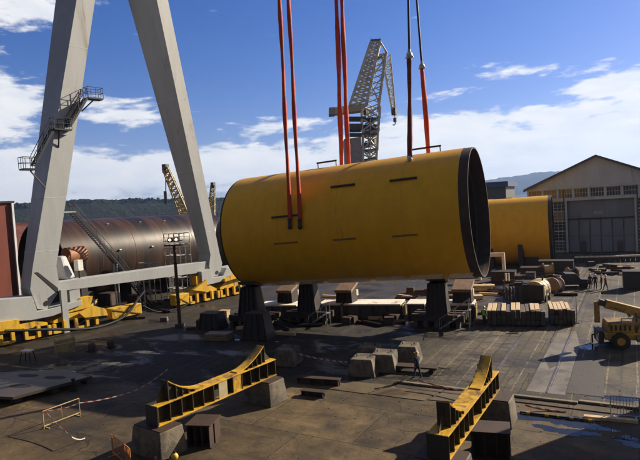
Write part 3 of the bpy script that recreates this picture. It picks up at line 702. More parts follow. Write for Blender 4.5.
# ------------------------------------------------------------------ people
def make_person(pose):
    # joints (x right, y forward, z up); one skinned tree rooted at the pelvis
    J = {'pel':(0,0,.95,.135),'waist':(0,.0,1.1,.125),'chest':(0,.01,1.32,.15),'neck0':(0,0,1.46,.075),'neck':(0,.01,1.53,.058),
         'jaw':(0,.03,1.60,.078),'head':(0,.02,1.67,.096),'crown':(0,.01,1.745,.075),'nose':(0,.125,1.645,.016)}
    E = [('pel','waist'),('waist','chest'),('chest','neck0'),('neck0','neck'),('neck','jaw'),('jaw','head'),('head','crown'),('head','nose')]
    for s, n in ((-1,'l'),(1,'r')):
        st, bend, fwd = pose[n]
        J['ear'+n] = (s*.095,.01,1.65,.016); E.append(('head','ear'+n))
        J['hip'+n] = (s*.10,0,.88,.098); J['knee'+n] = (s*.11,st*.55+.03,.49,.066); J['ank'+n] = (s*.11,st,.09+max(0,-st)*.12,.045); J['toe'+n] = (s*.12,st+.19,.045,.042)
        E += [('pel','hip'+n),('hip'+n,'knee'+n),('knee'+n,'ank'+n),('ank'+n,'toe'+n)]
        J['sh'+n] = (s*.19,0,1.42,.068); el = Vector((s*.25,-.03+fwd*.12,1.14)); wr = Vector((s*.25,fwd*.36+.02,1.14-.25+bend*.3))
        J['el'+n] = (*el,.047); J['wr'+n] = (*wr,.032)
        d = (wr-el).normalized(); pm = wr+d*.06; J['palm'+n] = (*pm,.030)
        E += [('chest','sh'+n),('sh'+n,'el'+n),('el'+n,'wr'+n),('wr'+n,'palm'+n)]
        for k in range(4):
            off = Vector((-s*.012, (k-1.5)*.02, 0)); ln = (.075,.085,.08,.06)[k]
            k1 = pm+d*.03+off; k2 = k1+d*ln*.55+Vector((-s*.01,0,0)); k3 = k2+d*ln*.4+Vector((-s*.022,0,0))
            J[f'f{k}a'+n] = (*k1,.0095); J[f'f{k}b'+n] = (*k2,.0088); J[f'f{k}c'+n] = (*k3,.008)
            E += [('palm'+n,f'f{k}a'+n),(f'f{k}a'+n,f'f{k}b'+n),(f'f{k}b'+n,f'f{k}c'+n)]
        th = wr+d*.03+Vector((-s*.02,.03,0)); J['ta'+n] = (*th,.011); J['tb'+n] = (*(th+d*.04+Vector((-s*.015,.018,0))),.0095); E += [('wr'+n,'ta'+n),('ta'+n,'tb'+n)]
    names = list(J); ix = {k: i for i, k in enumerate(names)}
    me = bpy.data.meshes.new('person_skeleton'); me.from_pydata([J[k][:3] for k in names], [(ix[a], ix[c]) for a, c in E], [])
    o = bpy.data.objects.new('person_skeleton', me); COL.objects.link(o)
    o.modifiers.new('skin', 'SKIN')
    for i, k in enumerate(names):
        sv = me.skin_vertices[0].data[i]; r = J[k][3]; sv.radius = (r, r*(1.25 if k in ('waist','chest','pel') else 1)) if False else (r, r); sv.use_root = (k == 'pel')
    sb = o.modifiers.new('sub', 'SUBSURF'); sb.levels = sb.render_levels = 1
    dg = bpy.context.evaluated_depsgraph_get(); em = bpy.data.meshes.new_from_object(o.evaluated_get(dg)); em.name = 'person_body'
    bpy.data.objects.remove(o); return em
POSES = {'walk': make_person({'l': (.22,.2,-.1), 'r': (-.2,.35,.55)}), 'stand': make_person({'l': (.03,.0,.1), 'r': (-.03,.05,.2)})}
def person(lab, loc, rz, pose, top, legs, helmet, vest=None):
    t = thing('person', lab, 'person', loc, rz)
    me = POSES[pose].copy(); me.materials.clear()
    for k in (top, legs, 'black', 'skin', vest or top): me.materials.append(M[k])
    for p in me.polygons:
        c = p.center; p.use_smooth = True
        hand = abs(c.x) > .2 and c.z < 1.14 and (Vector((c.x, c.y, c.z))-Vector((math.copysign(.25, c.x), 0, 1.14))).length > .26
        p.material_index = 3 if (c.z > 1.50 or hand) else 2 if c.z < .13 else 1 if (c.z < .96 and abs(c.x) < .22) else 4 if abs(c.x) < .19 else 0
    o = bpy.data.objects.new('body', me); COL.objects.link(o); o.parent = t
    b = MB(); b.ball((0,.01,1.70), .122, 0, 16, .95, 0); b.lathe((0,.01,1.695),(0,0,1),[(0,.122),(.012,.145),(.02,.122)],16,x=(1,0,0)); b.box(-.07,.07,.12,.2,1.697,1.712); b.build('helmet', M[helmet], t)
    b = MB()
    for s in (-1, 1): b.ball((s*.034,.098,1.665), .012, 0, 6)
    b.each('eyes', M['black'], t)
    b = MB(); b.box(-.025,.025,.095,.104,1.596,1.602); b.build('mouth', M['red_wall'], t)
    return t
person('person in dark navy workwear and tan helmet walking past the concrete blocks', G(418,379), R(70), 'walk', 'navy', 'navy', 'helmet_y')
person('person in bright green hi-vis vest standing left of the timber packs', G(484.5,326), R(-30), 'stand', 'brown_cloth', 'navy', 'helmet_w', 'hivis')
person('person in dark clothes, furthest left of the four standing on the far rail', G(590.5,289), R(150), 'stand', 'brown_cloth', 'navy', 'helmet_y')
person('person in dark clothes, second from left of the four on the far rail', G(595.5,289.5), R(200), 'stand', 'navy', 'navy', 'helmet_w')
person('person in maroon jacket, third from left of the four on the far rail', G(601.7,289.5), R(100), 'stand', 'maroon', 'brown_cloth', 'helmet_r')
person('person in maroon jacket, furthest right of the four on the far rail', G(606,290.5), R(70), 'walk', 'maroon', 'maroon', 'helmet_w')

# ------------------------------------------------------------------ timber packs
def pack(x0, y0, nx, ny_layers, w, L, rz, lab, grp, light):
    co, si = math.cos(rz), math.sin(rz)
    protos = []
    for k, mm in enumerate(('timber_dark', 'timber')):
        b = MB(); b.box(-w/2+.02, w/2-.02, 0, L, 0, .40 if k == 0 else .09); o = b.build('timber_beam', M[mm], bevel=.02); protos.append(o)  # thin pale boards carry the sunlit stripes along the pack tops
    used = [False, False]
    for i in range(nx):
        for j in range(ny_layers+1):
            k = 1 if j == ny_layers else 0
            if k and i not in light: continue
            x = (i+.5)*w; z = .12+.41*j; y = random.uniform(-.22,.22)
            o = protos[k] if not used[k] else protos[k].copy()
            if used[k]: COL.objects.link(o)
            used[k] = True
            o.location = (x0+x*co-y*si, y0+x*si+y*co, z); o.rotation_euler = (0,0,rz+random.uniform(-.006,.006))
            tag(o, ('thin pale board painting the sunlit top of the ' if k else 'dark timber beam stacked in the ')+lab, 'timber beam', grp+(' pale' if k else ''))
    for y in (.4, L-.6):
        b = MB(); b.box(0, nx*w, 0, .2, 0, .12); o = b.build('bearer', M['timber_dark']); o.location = (x0-y*si, y0+y*co, 0); o.rotation_euler = (0,0,rz)
        tag(o, 'timber bearer on the ground under the '+lab, 'timber bearer', 'bearers of the '+lab)
a, c = G(487.5,326), G(546,327); rz = math.atan2(c.y-a.y, c.x-a.x)
pack(a.x, a.y, 12, 3, (c-a).length/12, 3.4, rz, 'longer timber pack beside the hi-vis worker', 'beams of the longer timber pack', (0,1,3,5,6,9,10))
a, c = G(550.5,325.5), G(575,325)
pack(a.x, a.y, 6, 3, (c-a).length/6, 3.4, rz, 'shorter timber pack right of the longer one', 'beams of the shorter timber pack', (0,1,2,3,4))
a = G(533,314); b = MB(); b.box(0,.9,0,.25,1.53,1.62); o = b.build('loose_board', M['timber']); 
o.location = (a.x-.2, a.y-1.3, -.02); tag(o, 'short loose board lying across the top edge of the longer timber pack', 'board')
o.location = (-7.6, 48.1, 0); o.rotation_euler = (0,0,R(25))
# posts near packs
p = G(577, 323); t = thing('post', 'thin grey post right of the shorter timber pack', 'post', p); b = MB(); b.tube((0,0,0),(0,0,2.3),.05); b.build('pole', M['galv'], t); b = MB(); b.box(-.2,.2,-.2,.2,0,.05); b.build('base', M['dark_steel'], t)

# ------------------------------------------------------------------ machines behind the timber packs
# rack cage
p = G(504,303); t = thing('gas_rack', 'dark open steel rack with bottles behind the longer timber pack', 'rack', p, R(6))
b = MB()
for x in (0, .95, 1.9):
    for y in (0, 1.2): b.beam((x,y,0),(x,y,2.3),.08)
for z in (.1, 1.1, 2.3):
    b.beam((0,0,z),(1.9,0,z),.07); b.beam((0,1.2,z),(1.9,1.2,z),.07); b.beam((0,0,z),(0,1.2,z),.07); b.beam((1.9,0,z),(1.9,1.2,z),.07)
b.build('frame', M['dark_steel'], t)
for i in range(5): b = MB(); b.tube((.25+.35*i,.6,.15),(.25+.35*i,.6,1.55),.13,n=10); b.ball((.25+.35*i,.6,1.55),.13); b.build('bottle', M['rust_dark' if i % 2 else 'blue'], t)
for x in (.25, .55): b = MB(); b.tube((x,.6,2.3),(x,.6,3.1),.09,n=8); b.build('tube_end', M['beige_and_bounce'], t)
# compressor with a domed tan hood
p = G(533,303); t = thing('compressor', 'tan domed compressor with dark front behind the timber packs', 'compressor', p, R(-6))
w, d = 2.2, 3.2
b = MB(); b.box(-w/2, w/2, 0, .5, .35, 1.9); b.build('front_panel', M['dark_steel'], t)
b = MB(); pts = [(w/2*math.cos(PI*i/12), .5, 1.25+.95*math.sin(PI*i/12)) for i in range(13)]; b.prism([(-w/2,.5,.5)]+[(x,y,z) for x,y,z in pts[::-1]]+[(w/2,.5,.5)], (0,d-.5,0)); b.build('hood', M['tan'], t, bevel=.04)
b = MB(); b.tube((.5,2.2,2.1),(.5,2.2,2.6),.09); b.build('exhaust', M['dark_steel'], t)
b = MB(); b.box(w/2+.005,w/2+.03,1.0,2.6,.8,1.2)
b.build('side_grille', M['dark_steel'], t)
for y in (1.1,2.1,3.0): b = MB(); b.lathe((0,y,1.25),(0,1,0),[(-.03,.01),(-.03,.985),(.03,.985),(.03,.01)],24,sm=False,a0=0,a1=PI,x=(1,0,0)) if False else b.prism([(1.125*math.cos(PI*i/12), y, 1.25+.975*math.sin(PI*i/12)) for i in range(13)], (0,.05,0)); b.build('hood_strap', M['rust_dark'], t)
for x in (-w/2, w/2):
    for y in (.9, 2.5): b = MB(); b.tube((x-.1,y,.4),(x+.1,y,.4),.4,n=16); b.build('wheel', M['black'], t)
b = MB(); b.path([(0,0,.5),(0,-1.0,.35)], .06); b.build('drawbar', M['dark_steel'], t)
# generator, skip, vehicle etc.
def cabinet(name, lab, cat, u, v, w, d, h, m, rz=R(4), legs=False):
    p = G(u, v); t = thing(name, lab, cat, p, rz); b = MB(); b.box(-w/2, w/2, 0, d, .15, h); b.build('body', M[m], t, bevel=.04)
    b = MB()
    for i in range(4): b.box(-w/2+.15+i*w*.22, -w/2+.15+i*w*.22+w*.15, -.03, -.002, .4, h*.8)
    b.each('door', M['dark_steel'], t)
    b = MB(); b.box(-w/2+.05, w/2-.05, .1, d-.1, 0, .15); b.build('skid', M['dark_steel'], t)
    b = MB(); b.box(-w/2-.04, w/2+.04, -.04, d+.04, h, h+.08); b.build('roof', M['dark_steel'], t)
    return t
cabinet('generator', 'dark generator cabinet between the bottle rack and the compressor', 'generator', 524, 298, 1.9, 2.2, 1.6, 'dark_steel')
cabinet('tool_cabinet', 'blue tool cabinet left of the compressor', 'cabinet', 531, 290, 1.0, 1.0, 2.0, 'blue')
cabinet('tool_cabinet', 'rusty brown tool cabinet behind the bottle rack', 'cabinet', 522, 290, 1.6, 1.2, 1.6, 'rust')
def pickup(lab, u, v, rz, m):
    p = G(u, v); t = thing('work_truck', lab, 'truck', p, rz)
    b = MB(); b.prism([(0,-.9,.45),(4.6,-.9,.45),(4.6,-.9,1.0),(3.4,-.9,1.1),(2.9,-.9,1.75),(1.7,-.9,1.8),(1.55,-.9,1.1),(0,-.9,1.05)], (0,1.8,0)); b.build('body', M[m], t, bevel=.05)
    b = MB(); b.prism([(3.32,-.905,1.14),(2.88,-.905,1.66),(1.78,-.905,1.7),(1.7,-.905,1.14)], (0,1.81,0)); b.build('side_window', M['glass'], t)
    for x in (.85, 3.75):
        for y in (-.85, .85): b = MB(); b.tube((x,y-.12,.36),(x,y+.12,.36),.36,n=16); b.build('wheel', M['black'], t)
    b = MB(); b.box(4.6,4.66,-.85,.85,.42,.62); b.build('bumper', M['galv'], t)
    for y in (-.65, .65): b = MB(); b.box(4.602,4.63,y-.15,y+.15,.72,.9); b.build('headlight', M['white'], t)
pickup('dark parked work truck behind the compressor near the far group of people', 549, 288, R(16), 'navy')
def drum(lab, u, v, L, r, m, rz):
    p = G(u, v); t = thing('cable_drum', lab, 'drum', p, rz)
    b = MB(); b.tube((-L/2,0,r),(L/2,0,r),r*.7,n=20); b.build('core', M[m], t)
    for x in (-L/2, L/2): b = MB(); b.tube((x-.06,0,r),(x+.06,0,r),r,n=24); b.build('flange', M['pad'], t)
drum('pale cable drum standing right of the compressor', 556, 292, .9, .85, 'white', R(60))
drum('brown cable drum behind the dark truck', 572, 281, 1.0, .9, 'rust', R(30))
drum('tan cable drum far back beneath the second yellow cylinder', 548, 276, 1.2, .9, 'tan', R(20))
cabinet('site_container', 'low dark container far back before the hangar door', 'container', 556, 272, 4.6, 2.2, 1.5, 'dark_steel')
cabinet('site_container', 'rusty skip-like container left of the far dark container', 'container', 532, 277, 3.0, 2.0, 1.2, 'rust_dark')
cabinet('site_container', 'dark cabinet at the right edge behind the mobile crane', 'cabinet', 634, 290, 2.0, 1.8, 2.0, 'dark_steel')
cabinet('site_container', 'dark container under the near end of the second yellow cylinder', 'container', 503, 283, 3.0, 2.0, 1.4, 'rust_dark')
# timber stack at right end of the cylinder
def planks(lab, u, v, n, rz, L=2.6):
    p = G(u, v); t = thing('plank_stack', lab, 'planks', p, rz)
    for i in range(n): b = MB(); x = random.uniform(-.3,.3); b.box(-L/2+x, L/2+x, random.uniform(-.1,.1), .9, .05+.22*i, .25+.22*i); b.build('plank_layer', M['timber'], t)
    b = MB(); b.box(-L/3,-L/3+.15,-.1,1,0,.05); b.box(L/3,L/3+.15,-.1,1,0,.05); b.each('bearer', M['timber_dark'], t)
planks('stack of pale sunlit planks by the right end of the hanging cylinder', 483, 291, 3, R(12))
planks('low pale planks just behind the right rear trestle', 476, 300, 2, R(30), 1.8)
# portal frame stand near the second cylinder
p = G(492, 280); t = thing('portal_stand', 'brown steel portal stand under the near end of the second cylinder', 'stand', p, R(5))
b = MB(); b.box(-1.8,1.8,-.2,.2,3.2,3.7); b.build('crossbeam', M['beige_and_bounce'], t)
for x in (-1.6,1.6): b = MB(); b.box(x-.2,x+.2,-.18,.18,0,3.198); b.build('leg', M['beige_and_bounce'], t)

# offcuts and gear strewn about
def strewn(n, u0, u1, v0, v1, where, seed):
    rnd = random.Random(seed); protos = {}
    for i in range(n):
        k = rnd.choice(('timber','bar','bar','pipe','crate','block','pipe')); p = G(rnd.uniform(u0,u1), rnd.uniform(v0,v1)); rz = rnd.uniform(-.7,.7)
        if k in protos: o = protos[k].copy(); COL.objects.link(o)
        else:
            b = MB()
            if k == 'timber': b.box(-1.1,1.1,-.15,.15,0,.28); o = b.build('timber_offcut', M['timber'], bevel=.02)
            elif k == 'bar': b.box(-1.3,1.3,-.12,.12,0,.03); b.box(-1.3,1.3,-.015,.015,.03,.25); o = b.build('steel_offcut', M['rust_dark'])
            elif k == 'pipe': b.tube((-1.2,0,.16),(1.2,0,.16),.16,n=12,cap=False); b.tube((-1.2,0,.16),(1.2,0,.16),.13,n=12,cap=False); o = b.build('pipe_offcut', M['rust'])
            elif k == 'crate': b.box(-.45,.45,-.35,.35,.08,.7); b.box(-.47,.47,-.37,-.34,.0,.2); b.box(-.47,.47,.34,.37,.0,.2); o = b.build('parts_crate', M['rust_dark'], bevel=.02)
            else: b.box(-.4,.4,-.3,.3,0,.45,tx=.04,ty=.04); o = b.build('packing_block', M['concrete_dark'], bevel=.03)
            protos[k] = o
        o.location = p; o.rotation_euler = (0,0,rz)
        nm = {'timber':'pale timber offcut','bar':'dark steel offcut','pipe':'rusty pipe offcut','crate':'small dark parts crate','block':'small concrete packing block'}[k]
        tag(o, nm+' lying on the ground '+where, {'timber':'timber','bar':'steel offcut','pipe':'pipe','crate':'crate','block':'concrete block'}[k], nm+'s '+where)
strewn(46, 262, 480, 307, 327, 'among the trestles under the cylinder', 1)
strewn(34, 485, 566, 273, 297, 'around the compressor and bottle rack', 2)
strewn(16, 560, 640, 266, 275, 'before the hangar door', 3)
strewn(16, 330, 480, 292, 300, 'behind the low plinths', 6)
strewn(10, 190, 290, 318, 345, 'around the black pedestals', 7)
strewn(12, 75, 178, 300, 322, 'beneath the gantry sill beam', 4)

rnd = random.Random(77); b = MB()
for i in range(1500):
    x, y = rnd.uniform(-32, 2), rnd.uniform(14, 50); s_ = rnd.choice((.008,.01,.012,.015,.02,.028)); a_ = rnd.uniform(0, 3)
    if rnd.random() < .5: x, y = -12+rnd.gauss(0, 9), 30+rnd.gauss(0, 3)
    b.box(x-s_, x+s_*1.3, y-s_, y+s_, 0, s_*1.1, tx=s_*.35, ty=s_*.3, rz=a_)
tag(b.build('rubble', M['concrete_dark']), kind='stuff')

# ------------------------------------------------------------------ mobile yard crane at the right edge
p = G(619, 349); t = thing('mobile_crane', 'small yellow wheeled yard crane with folded boom at the right edge', 'mobile crane', (p.x, p.y, 0), R(14))
b = MB(); b.box(-.9,4.2,-.1,2.1,.65,1.15); b.build('chassis', M['mach_yellow'], t, bevel=.04)
for x in (.1, 3.2):
    for y in (-.12, 1.95): 
        b = MB(); b.tube((x,y-.2,.6),(x,y+.2,.6),.6,n=22); w_ = b.build('wheel', M['black'], t)
        b = MB(); b.tube((x,y-.21,.6),(x,y+.21,.6),.28,n=14); b.build('rim', M['mach_yellow'], w_)
b = MB(); b.box(-.7,1.1,.05,1.95,1.15,1.85,tx=.1); b.build('engine_cover', M['mach_yellow'], t, bevel=.05)
b = MB(); b.hexa([(1.2,.0,1.15),(4.1,.0,1.15),(4.1,2.0,1.15),(1.2,2.0,1.15)], [(1.5,.05,2.1),(4.0,.05,2.1),(4.0,1.95,2.1),(1.5,1.95,2.1)]); b.build('superstructure', M['mach_yellow'], t, bevel=.05)
b = MB(); b.box(2.3,3.6,-.02,.9,2.1,3.3,tx=.12); c_ = b.build('cab', M['mach_yellow'], t, bevel=.05)
b = MB(); b.box(2.5,3.4,-.035,-.0,2.4,3.1); b.box(2.33,2.40,.1,.8,2.4,3.1); b.build('window', M['glass'], c_)
b = MB(); b.beam((-.6,1.0,3.1),(3.2,1.0,2.0),.62,.62); bo = b.build('boom', M['mach_yellow'], t, bevel=.03)
b = MB(); b.beam((-1.0,1.0,3.22),(-.55,1.0,3.09),.46,.42); b.build('boom_head', M['dark_steel'], bo)
b = MB(); b.beam((-1.15,1.0,3.25),(-1.15,1.0,1.7),.26,.34); b.build('hook_block', M['mach_yellow'], t)
b = MB(); b.tube((1.0,1.0,2.1),(.7,1.0,2.75),.1); b.build('ram', M['galv'], t)
b = MB(); b.box(-1.25,-.92,.1,1.9,.35,1.25); b.build('front_counterweight', M['dark_steel'], t)
b = MB(); b.box(-1.3,-1.26,.2,.75,.5,.85); b.build('number_plate', M['white'], t)
b = MB(); b.path([(-.6,-.05,1.9),(.2,-.05,1.9),(.2,-.05,2.2),(1.2,-.05,2.2)], .03); b.build('handrail', M['rail_dark'], t)
b = MB(); b.path([(1.1,.75,2.2),(.2,.7,2.75),(-.3,.72,2.85)], .035); b.path([(1.1,1.3,2.2),(.4,1.3,2.7),(-.2,1.28,2.9)], .035); b.build('hose', M['black'], t)
b = MB()
for i in range(5): b.box(-.5+i*.3,-.38+i*.3,.02,.048,1.3,1.7)
b.each('grille', M['black'], t)
b = MB(); b.box(1.1,2.3,-.35,-.12,.6,1.05); b.build('tool_locker', M['grime'], t)
b = MB(); b.tube((1.25,.3,1.9),(1.25,.3,2.6),.06); b.build('exhaust', M['rust_dark'], t)
for y in (.2,1.7): b = MB(); b.tube((-1.252,y,1.0),(-1.275,y,1.0),.09,n=12); b.build('headlight', M['white'], t)
b = MB(); b.path([(-1.4,1.7,0),(-1.4,1.7,.6),(-.9,1.7,.75)], .06); b.build('outrigger', M['dark_steel'], t)

# ------------------------------------------------------------------ hangar
FY = 110.0
hg = thing('hangar', 'grey gabled hangar with large sliding doors and a band of windows', 'hangar', (-5.2,FY,0))
XL, XR, XA = -17.0, 6.6, -5.2; ZE, ZA = 12.2, 17.35
M['hang_gable'] = mat('pale_gable_sheet', (.53,.58,.65), (.45,.495,.56), .5, .8, .1, bump=.1, stain=(.17,.145,.12), stain_amt=.3, streak=True)
M['hang_door'] = mat('grey_blue_hangar_door', (.21,.24,.30), (.175,.20,.25), .5, .6, .1, bump=.05, stain=(.06,.06,.065), stain_amt=.4, streak=True)
b = MB(); b.prism([(XL,FY,ZE),(XR,FY,ZE),(XA,FY,ZA)], (0,60,0)); b.build('gable', M['hang_gable'], hg, True)
b = MB(); b.box(XL, -10.3, FY+.25, FY+60, 0, ZE-.01); b.box(.6, XR, FY+.25, FY+60, 0, ZE-.01); b.box(-10.3, .6, FY+1, FY+60, 0, ZE-.01); b.build('wall', M['hang_wall'], hg, True)
sl = (ZA-ZE)/(XA-XL); b = MB(); o = .7
b.hexa([(XL-o,FY-.6,ZE-sl*o+.03),(XA,FY-.6,ZA+.03),(XA,FY+60,ZA+.03),(XL-o,FY+60,ZE-sl*o+.03)], [(XL-o,FY-.6,ZE-sl*o+.33),(XA,FY-.6,ZA+.33),(XA,FY+60,ZA+.33),(XL-o,FY+60,ZE-sl*o+.33)])
b.hexa([(XA+.004,FY-.6,ZA+.03),(XR+o,FY-.6,ZE-sl*o+.03),(XR+o,FY+60,ZE-sl*o+.03),(XA+.004,FY+60,ZA+.03)], [(XA+.004,FY-.6,ZA+.33),(XR+o,FY-.6,ZE-sl*o+.33),(XR+o,FY+60,ZE-sl*o+.33),(XA+.004,FY+60,ZA+.33)])
b.build('roof', M['hang_roof'], hg, True)
b = MB(); b.box(XL-.3, XR+.3, FY-.25, FY-.002, ZE-.35, ZE+.12); b.build('eave_beam', M['hang_wall'], hg, True)
b = MB(); b.box(XL-.1, XR+.1, FY-.30, FY+.2, 9.62, 10.1); b.build('door_lintel', M['hang_wall'], hg, True)
# clerestory windows
n = 9; wx = (XR-XL)/n
def window(x0, x1, z0, z1, nx, nz, y, gm='glass'):
    b = MB(); e = .10
    b.box(x0, x1, y-.12, y, z0, z0+e); b.box(x0, x1, y-.12, y, z1-e, z1); b.box(x0, x0+e, y-.12, y, z0+e, z1-e); b.box(x1-e, x1, y-.12, y, z0+e, z1-e)
    f = b.build('window', M['hang_wall'], hg, True)
    b = MB(); b.box(x0+e, x1-e, y-.04, y-.002, z0+e, z1-e); b.build('pane', M[gm], f, True)
    b = MB()
    for i in range(1, nx): x = x0+(x1-x0)*i/nx; b.box(x-.035, x+.035, y-.09, y-.041, z0+e, z1-e)
    for i in range(1, nz): z = z0+(z1-z0)*i/nz; b.box(x0+e, x1-e, y-.088, y-.043, z-.035, z+.035)
    b.build('glazing_bar', M['hang_wall'], f, True)
for i in range(n): window(XL+i*wx+.16, XL+(i+1)*wx-.16, 10.12, ZE-.36, 5, 2, FY+.25)
b = MB()
for i in range(n+1): b.box(XL+i*wx-.155, XL+i*wx+.155, FY-.1, FY+.25, 10.11, ZE-.355)
b.each('clerestory_pier', M['hang_wall'], hg, True)
for ix, (x0, x1) in enumerate(((-16.7,-13.55),(-13.3,-10.55),(.85,3.6),(3.75,6.4))):
    for j in range(5):
        z0 = .3+j*1.86; window(x0, x1, z0, z0+1.82, 4, 3, FY+.24, 'glass_tan' if (ix == 1 and j == 3) else 'glass_pale' if (ix+j*2) % 5 == 1 else 'glass')
b = MB()
for x in (-10.42, .72): b.box(x-.14, x+.14, FY-.2, FY+.3, 0, 9.6)
b.each('door_jamb', M['hang_wall'], hg, True)
b = MB(); b.box(-10.27, .57, FY+.5, FY+.7, 6.15, 9.6); b.build('upper_door_panel', M['hang_door'], hg, True)
for i in range(6):
    x0 = -10.27+i*10.84/6; b = MB(); b.box(x0+.04, x0+10.84/6-.04, FY+.35, FY+.48, .05, 6.1)
    d_ = b.build('door_leaf', M['hang_door'], hg, True)
    b = MB(); b.box(x0+.04, x0+.2, FY+.30, FY+.347, .05, 6.1); b.box(x0+.2, x0+10.84/6-.04, FY+.30, FY+.347, 5.9, 6.1); b.box(x0+.2, x0+10.84/6-.04, FY+.30, FY+.347, 2.9, 3.05); b.build('leaf_frame', mat('door_frame_grey', (.145,.16,.20), None, .5, .6), d_, True)
b = MB(); b.box(-10.27, .57, FY+.2, FY+.5, 6.1, 6.3); b.build('door_rail', M['dark_steel'], hg, True)
for x in (-10.75, 1.05): b = MB(); b.tube((x,FY-.36,0),(x,FY-.36,ZE-.4),.09,n=8); b.build('downpipe', M['jib_dark'], hg, True)
b = MB(); b.beam((XL-.72,FY-.7,ZE-sl*.7-.05),(XA,FY-.7,ZA+.10),.16,.34); b.beam((XA,FY-.7,ZA+.10),(XR+.72,FY-.7,ZE-sl*.7-.05),.16,.34); b.build('barge_board', M['jib_dark'], hg, True)
for (x, z, w_, h_) in ((-2.3,.06,.9,2.0),(-8.2,.06,.9,2.0)): b = MB(); b.box(x,x+w_,FY+.27,FY+.298,z,z+h_); b.build('wicket_door', M['jib_dark'], hg, True)
b = MB(); b.box(-5.9, -4.4, FY+.44, FY+.499, 6.95, 7.55); b.build('sign_plate', M['grey_box'], hg, True)
# row of low barriers before the door
bk = None
for i in range(17):
    u = 577+i*5.1; v = 262.6-i*.12
    p = G(u, v)
    if bk is None:
        bk = thing('road_barrier', 'white and dark plastic barrier in the row before the hangar door', 'barrier', p, 0, 'row of low barriers before the hangar')
        b = MB(); b.box(-.32,.32,-.2,.2,0,.75,tx=.02,ty=.1); b.build('body', M['dark_steel'], bk); b = MB(); b.box(-.34,.34,-.14,.14,.75,1.0); b.build('reflector_top', M['white'], bk)
    else: dup(bk, p, 0)

# ------------------------------------------------------------------ second yellow cylinder
A2, B2, R2 = Vector((-27.5,92.5,5.3)), Vector((-10.9,93.9,5.5)), 5.45
# right end found from the picture edge at u=551
ax2 = (B2-A2).normalized(); u2 = ax2.cross(Vector((0,0,1))).normalized(); L2 = (B2-A2).length
sc = thing('steel_cylinder', 'second yellow steel cylinder resting in front of the hangar', 'cylinder', ((A2.x+B2.x)/2, 93, 0))
b = MB(); b.lathe(A2, ax2, [(0,R2),(L2-.5,R2)], 96, x=u2); b.build('shell', M['yellow'], sc, True)
b = MB(); b.lathe(A2, ax2, [(L2-.5,R2-.004),(L2-.5,R2-.03),(L2,R2-.03),(L2,R2-.14),(L2-1,R2-.14)], 96, sm=False, x=u2); b.build('end_band', M['rust_dark'], sc, True)
b = MB(); b.lathe(A2, ax2, [(.2,R2-.15),(L2-1,R2-.15)], 96, x=u2); b.build('inner_lining', M['dark_steel'], sc, True)
b = MB(); b.lathe(B2-ax2*1.2, ax2, [(0,R2-.16),(0,.02)], 96, x=u2); b.build('bulkhead', M['dark_steel'], sc, True)
b = MB(); c = A2+ax2*(L2*.55); b.beam(c-ax2*1.5-u2*-.3+Vector((0,0,R2-.2)), c+ax2*1.5+u2*.3+Vector((0,0,R2-.2)), .3, .5); b.build('crown_rail', M['yellow_web'], sc, True)
t = thing('cylinder_cradle', 'dark cradle under the second yellow cylinder', 'cradle', (-20,93,0))
for x in (-25,-20,-15.5):
    b = MB(); pts = [(x,88.5,0),(x,97.5,0)]+[(x, 93-math.cos(PI*(.12+.76*i/10))*-4.6 if False else 93+math.cos(PI*(.14+.72*i/10))*5.3, 5.85-math.sin(PI*(.14+.72*i/10))*5.3) for i in range(11)]; b.prism(pts, (.7,0,0)); b.build('saddle', M['dark_steel'], t, True)
cabinet('site_container', 'small dark crate leaning low before the second yellow cylinder', 'crate', 531, 266, 2.4, 1.4, 3.2, 'dark_steel')
# blue-grey roofed shed and low store behind
p = G(503, 252); t = thing('shed', 'long low shed with dark blue roof far behind the cylinders', 'shed', (-60,190,0))
b = MB(); b.box(-52,-36,188,204,0,14.2); b.build('wall', M['jib_dark'], t, True)
b = MB(); b.hexa([(-53,187,14.2),(-35,187,14.2),(-35,205,14.2),(-53,205,14.2)], [(-53,187,16.2),(-35,187,15.9),(-35,205,15.9),(-53,205,16.2)]); b.build('roof', M['blue'], t, True)

# ------------------------------------------------------------------ gantry crane
GP = Vector((-50,43,0)); ga = R(-9.5); gd = Vector((.165,.9863,0)); gn = Vector((.9863,-.165,0))
gc = thing('gantry_crane', 'giant pale gantry crane with A shaped legs on yellow bogies', 'gantry crane', GP)
def g3(s, off, z): return GP+gd*s+gn*off+Vector((0,0,z))
def gbox(b, s0, s1, o0, o1, z0, z1, m=0):
    b.hexa([g3(s0,o1,z0), g3(s1,o1,z0), g3(s1,o0,z0), g3(s0,o0,z0)], [g3(s0,o1,z1), g3(s1,o1,z1), g3(s1,o0,z1), g3(s0,o0,z1)], m)
def gprism(b, pts, o0, o1, m=0): b.prism([g3(s,o1,z) for s, z in pts], gn*(o0-o1), m)
def legbox(b, l0, r0, z0, l1, r1, z1, w0, w1, m=0):
    b.hexa([g3(l0,0,z0), g3(r0,0,z0), g3(r0,-w0,z0), g3(l0,-w0,z0)], [g3(l1,0,z1), g3(r1,0,z1), g3(r1,-w1,z1), g3(l1,-w1,z1)], m)
ZT = 60
wz = lambda z: 2.4+(z-8)*.105
lb = lambda z: -11.35+(z-5.9)*.2425; lr = lambda z: -8.93+(z-6.08)*.2295
rb = lambda z: 11.35-(z-5.9)*.1725; rr = lambda z: 13.0-(z-5.2)*.1675
b = MB(); legbox(b, lb(7), lr(7), 7, lb(ZT), lr(ZT), ZT, wz(7), wz(ZT)); 
gprism(b, [(lb(7),6.997),(lr(7),6.997),(-8.6,5.3),(-8.6,4.4),(-10.0,2.7),(-10.9,2.9),(-11.45,5.0)], -2.3, -.003); L_ = b.build('leg', M['crane_white'], gc, True)
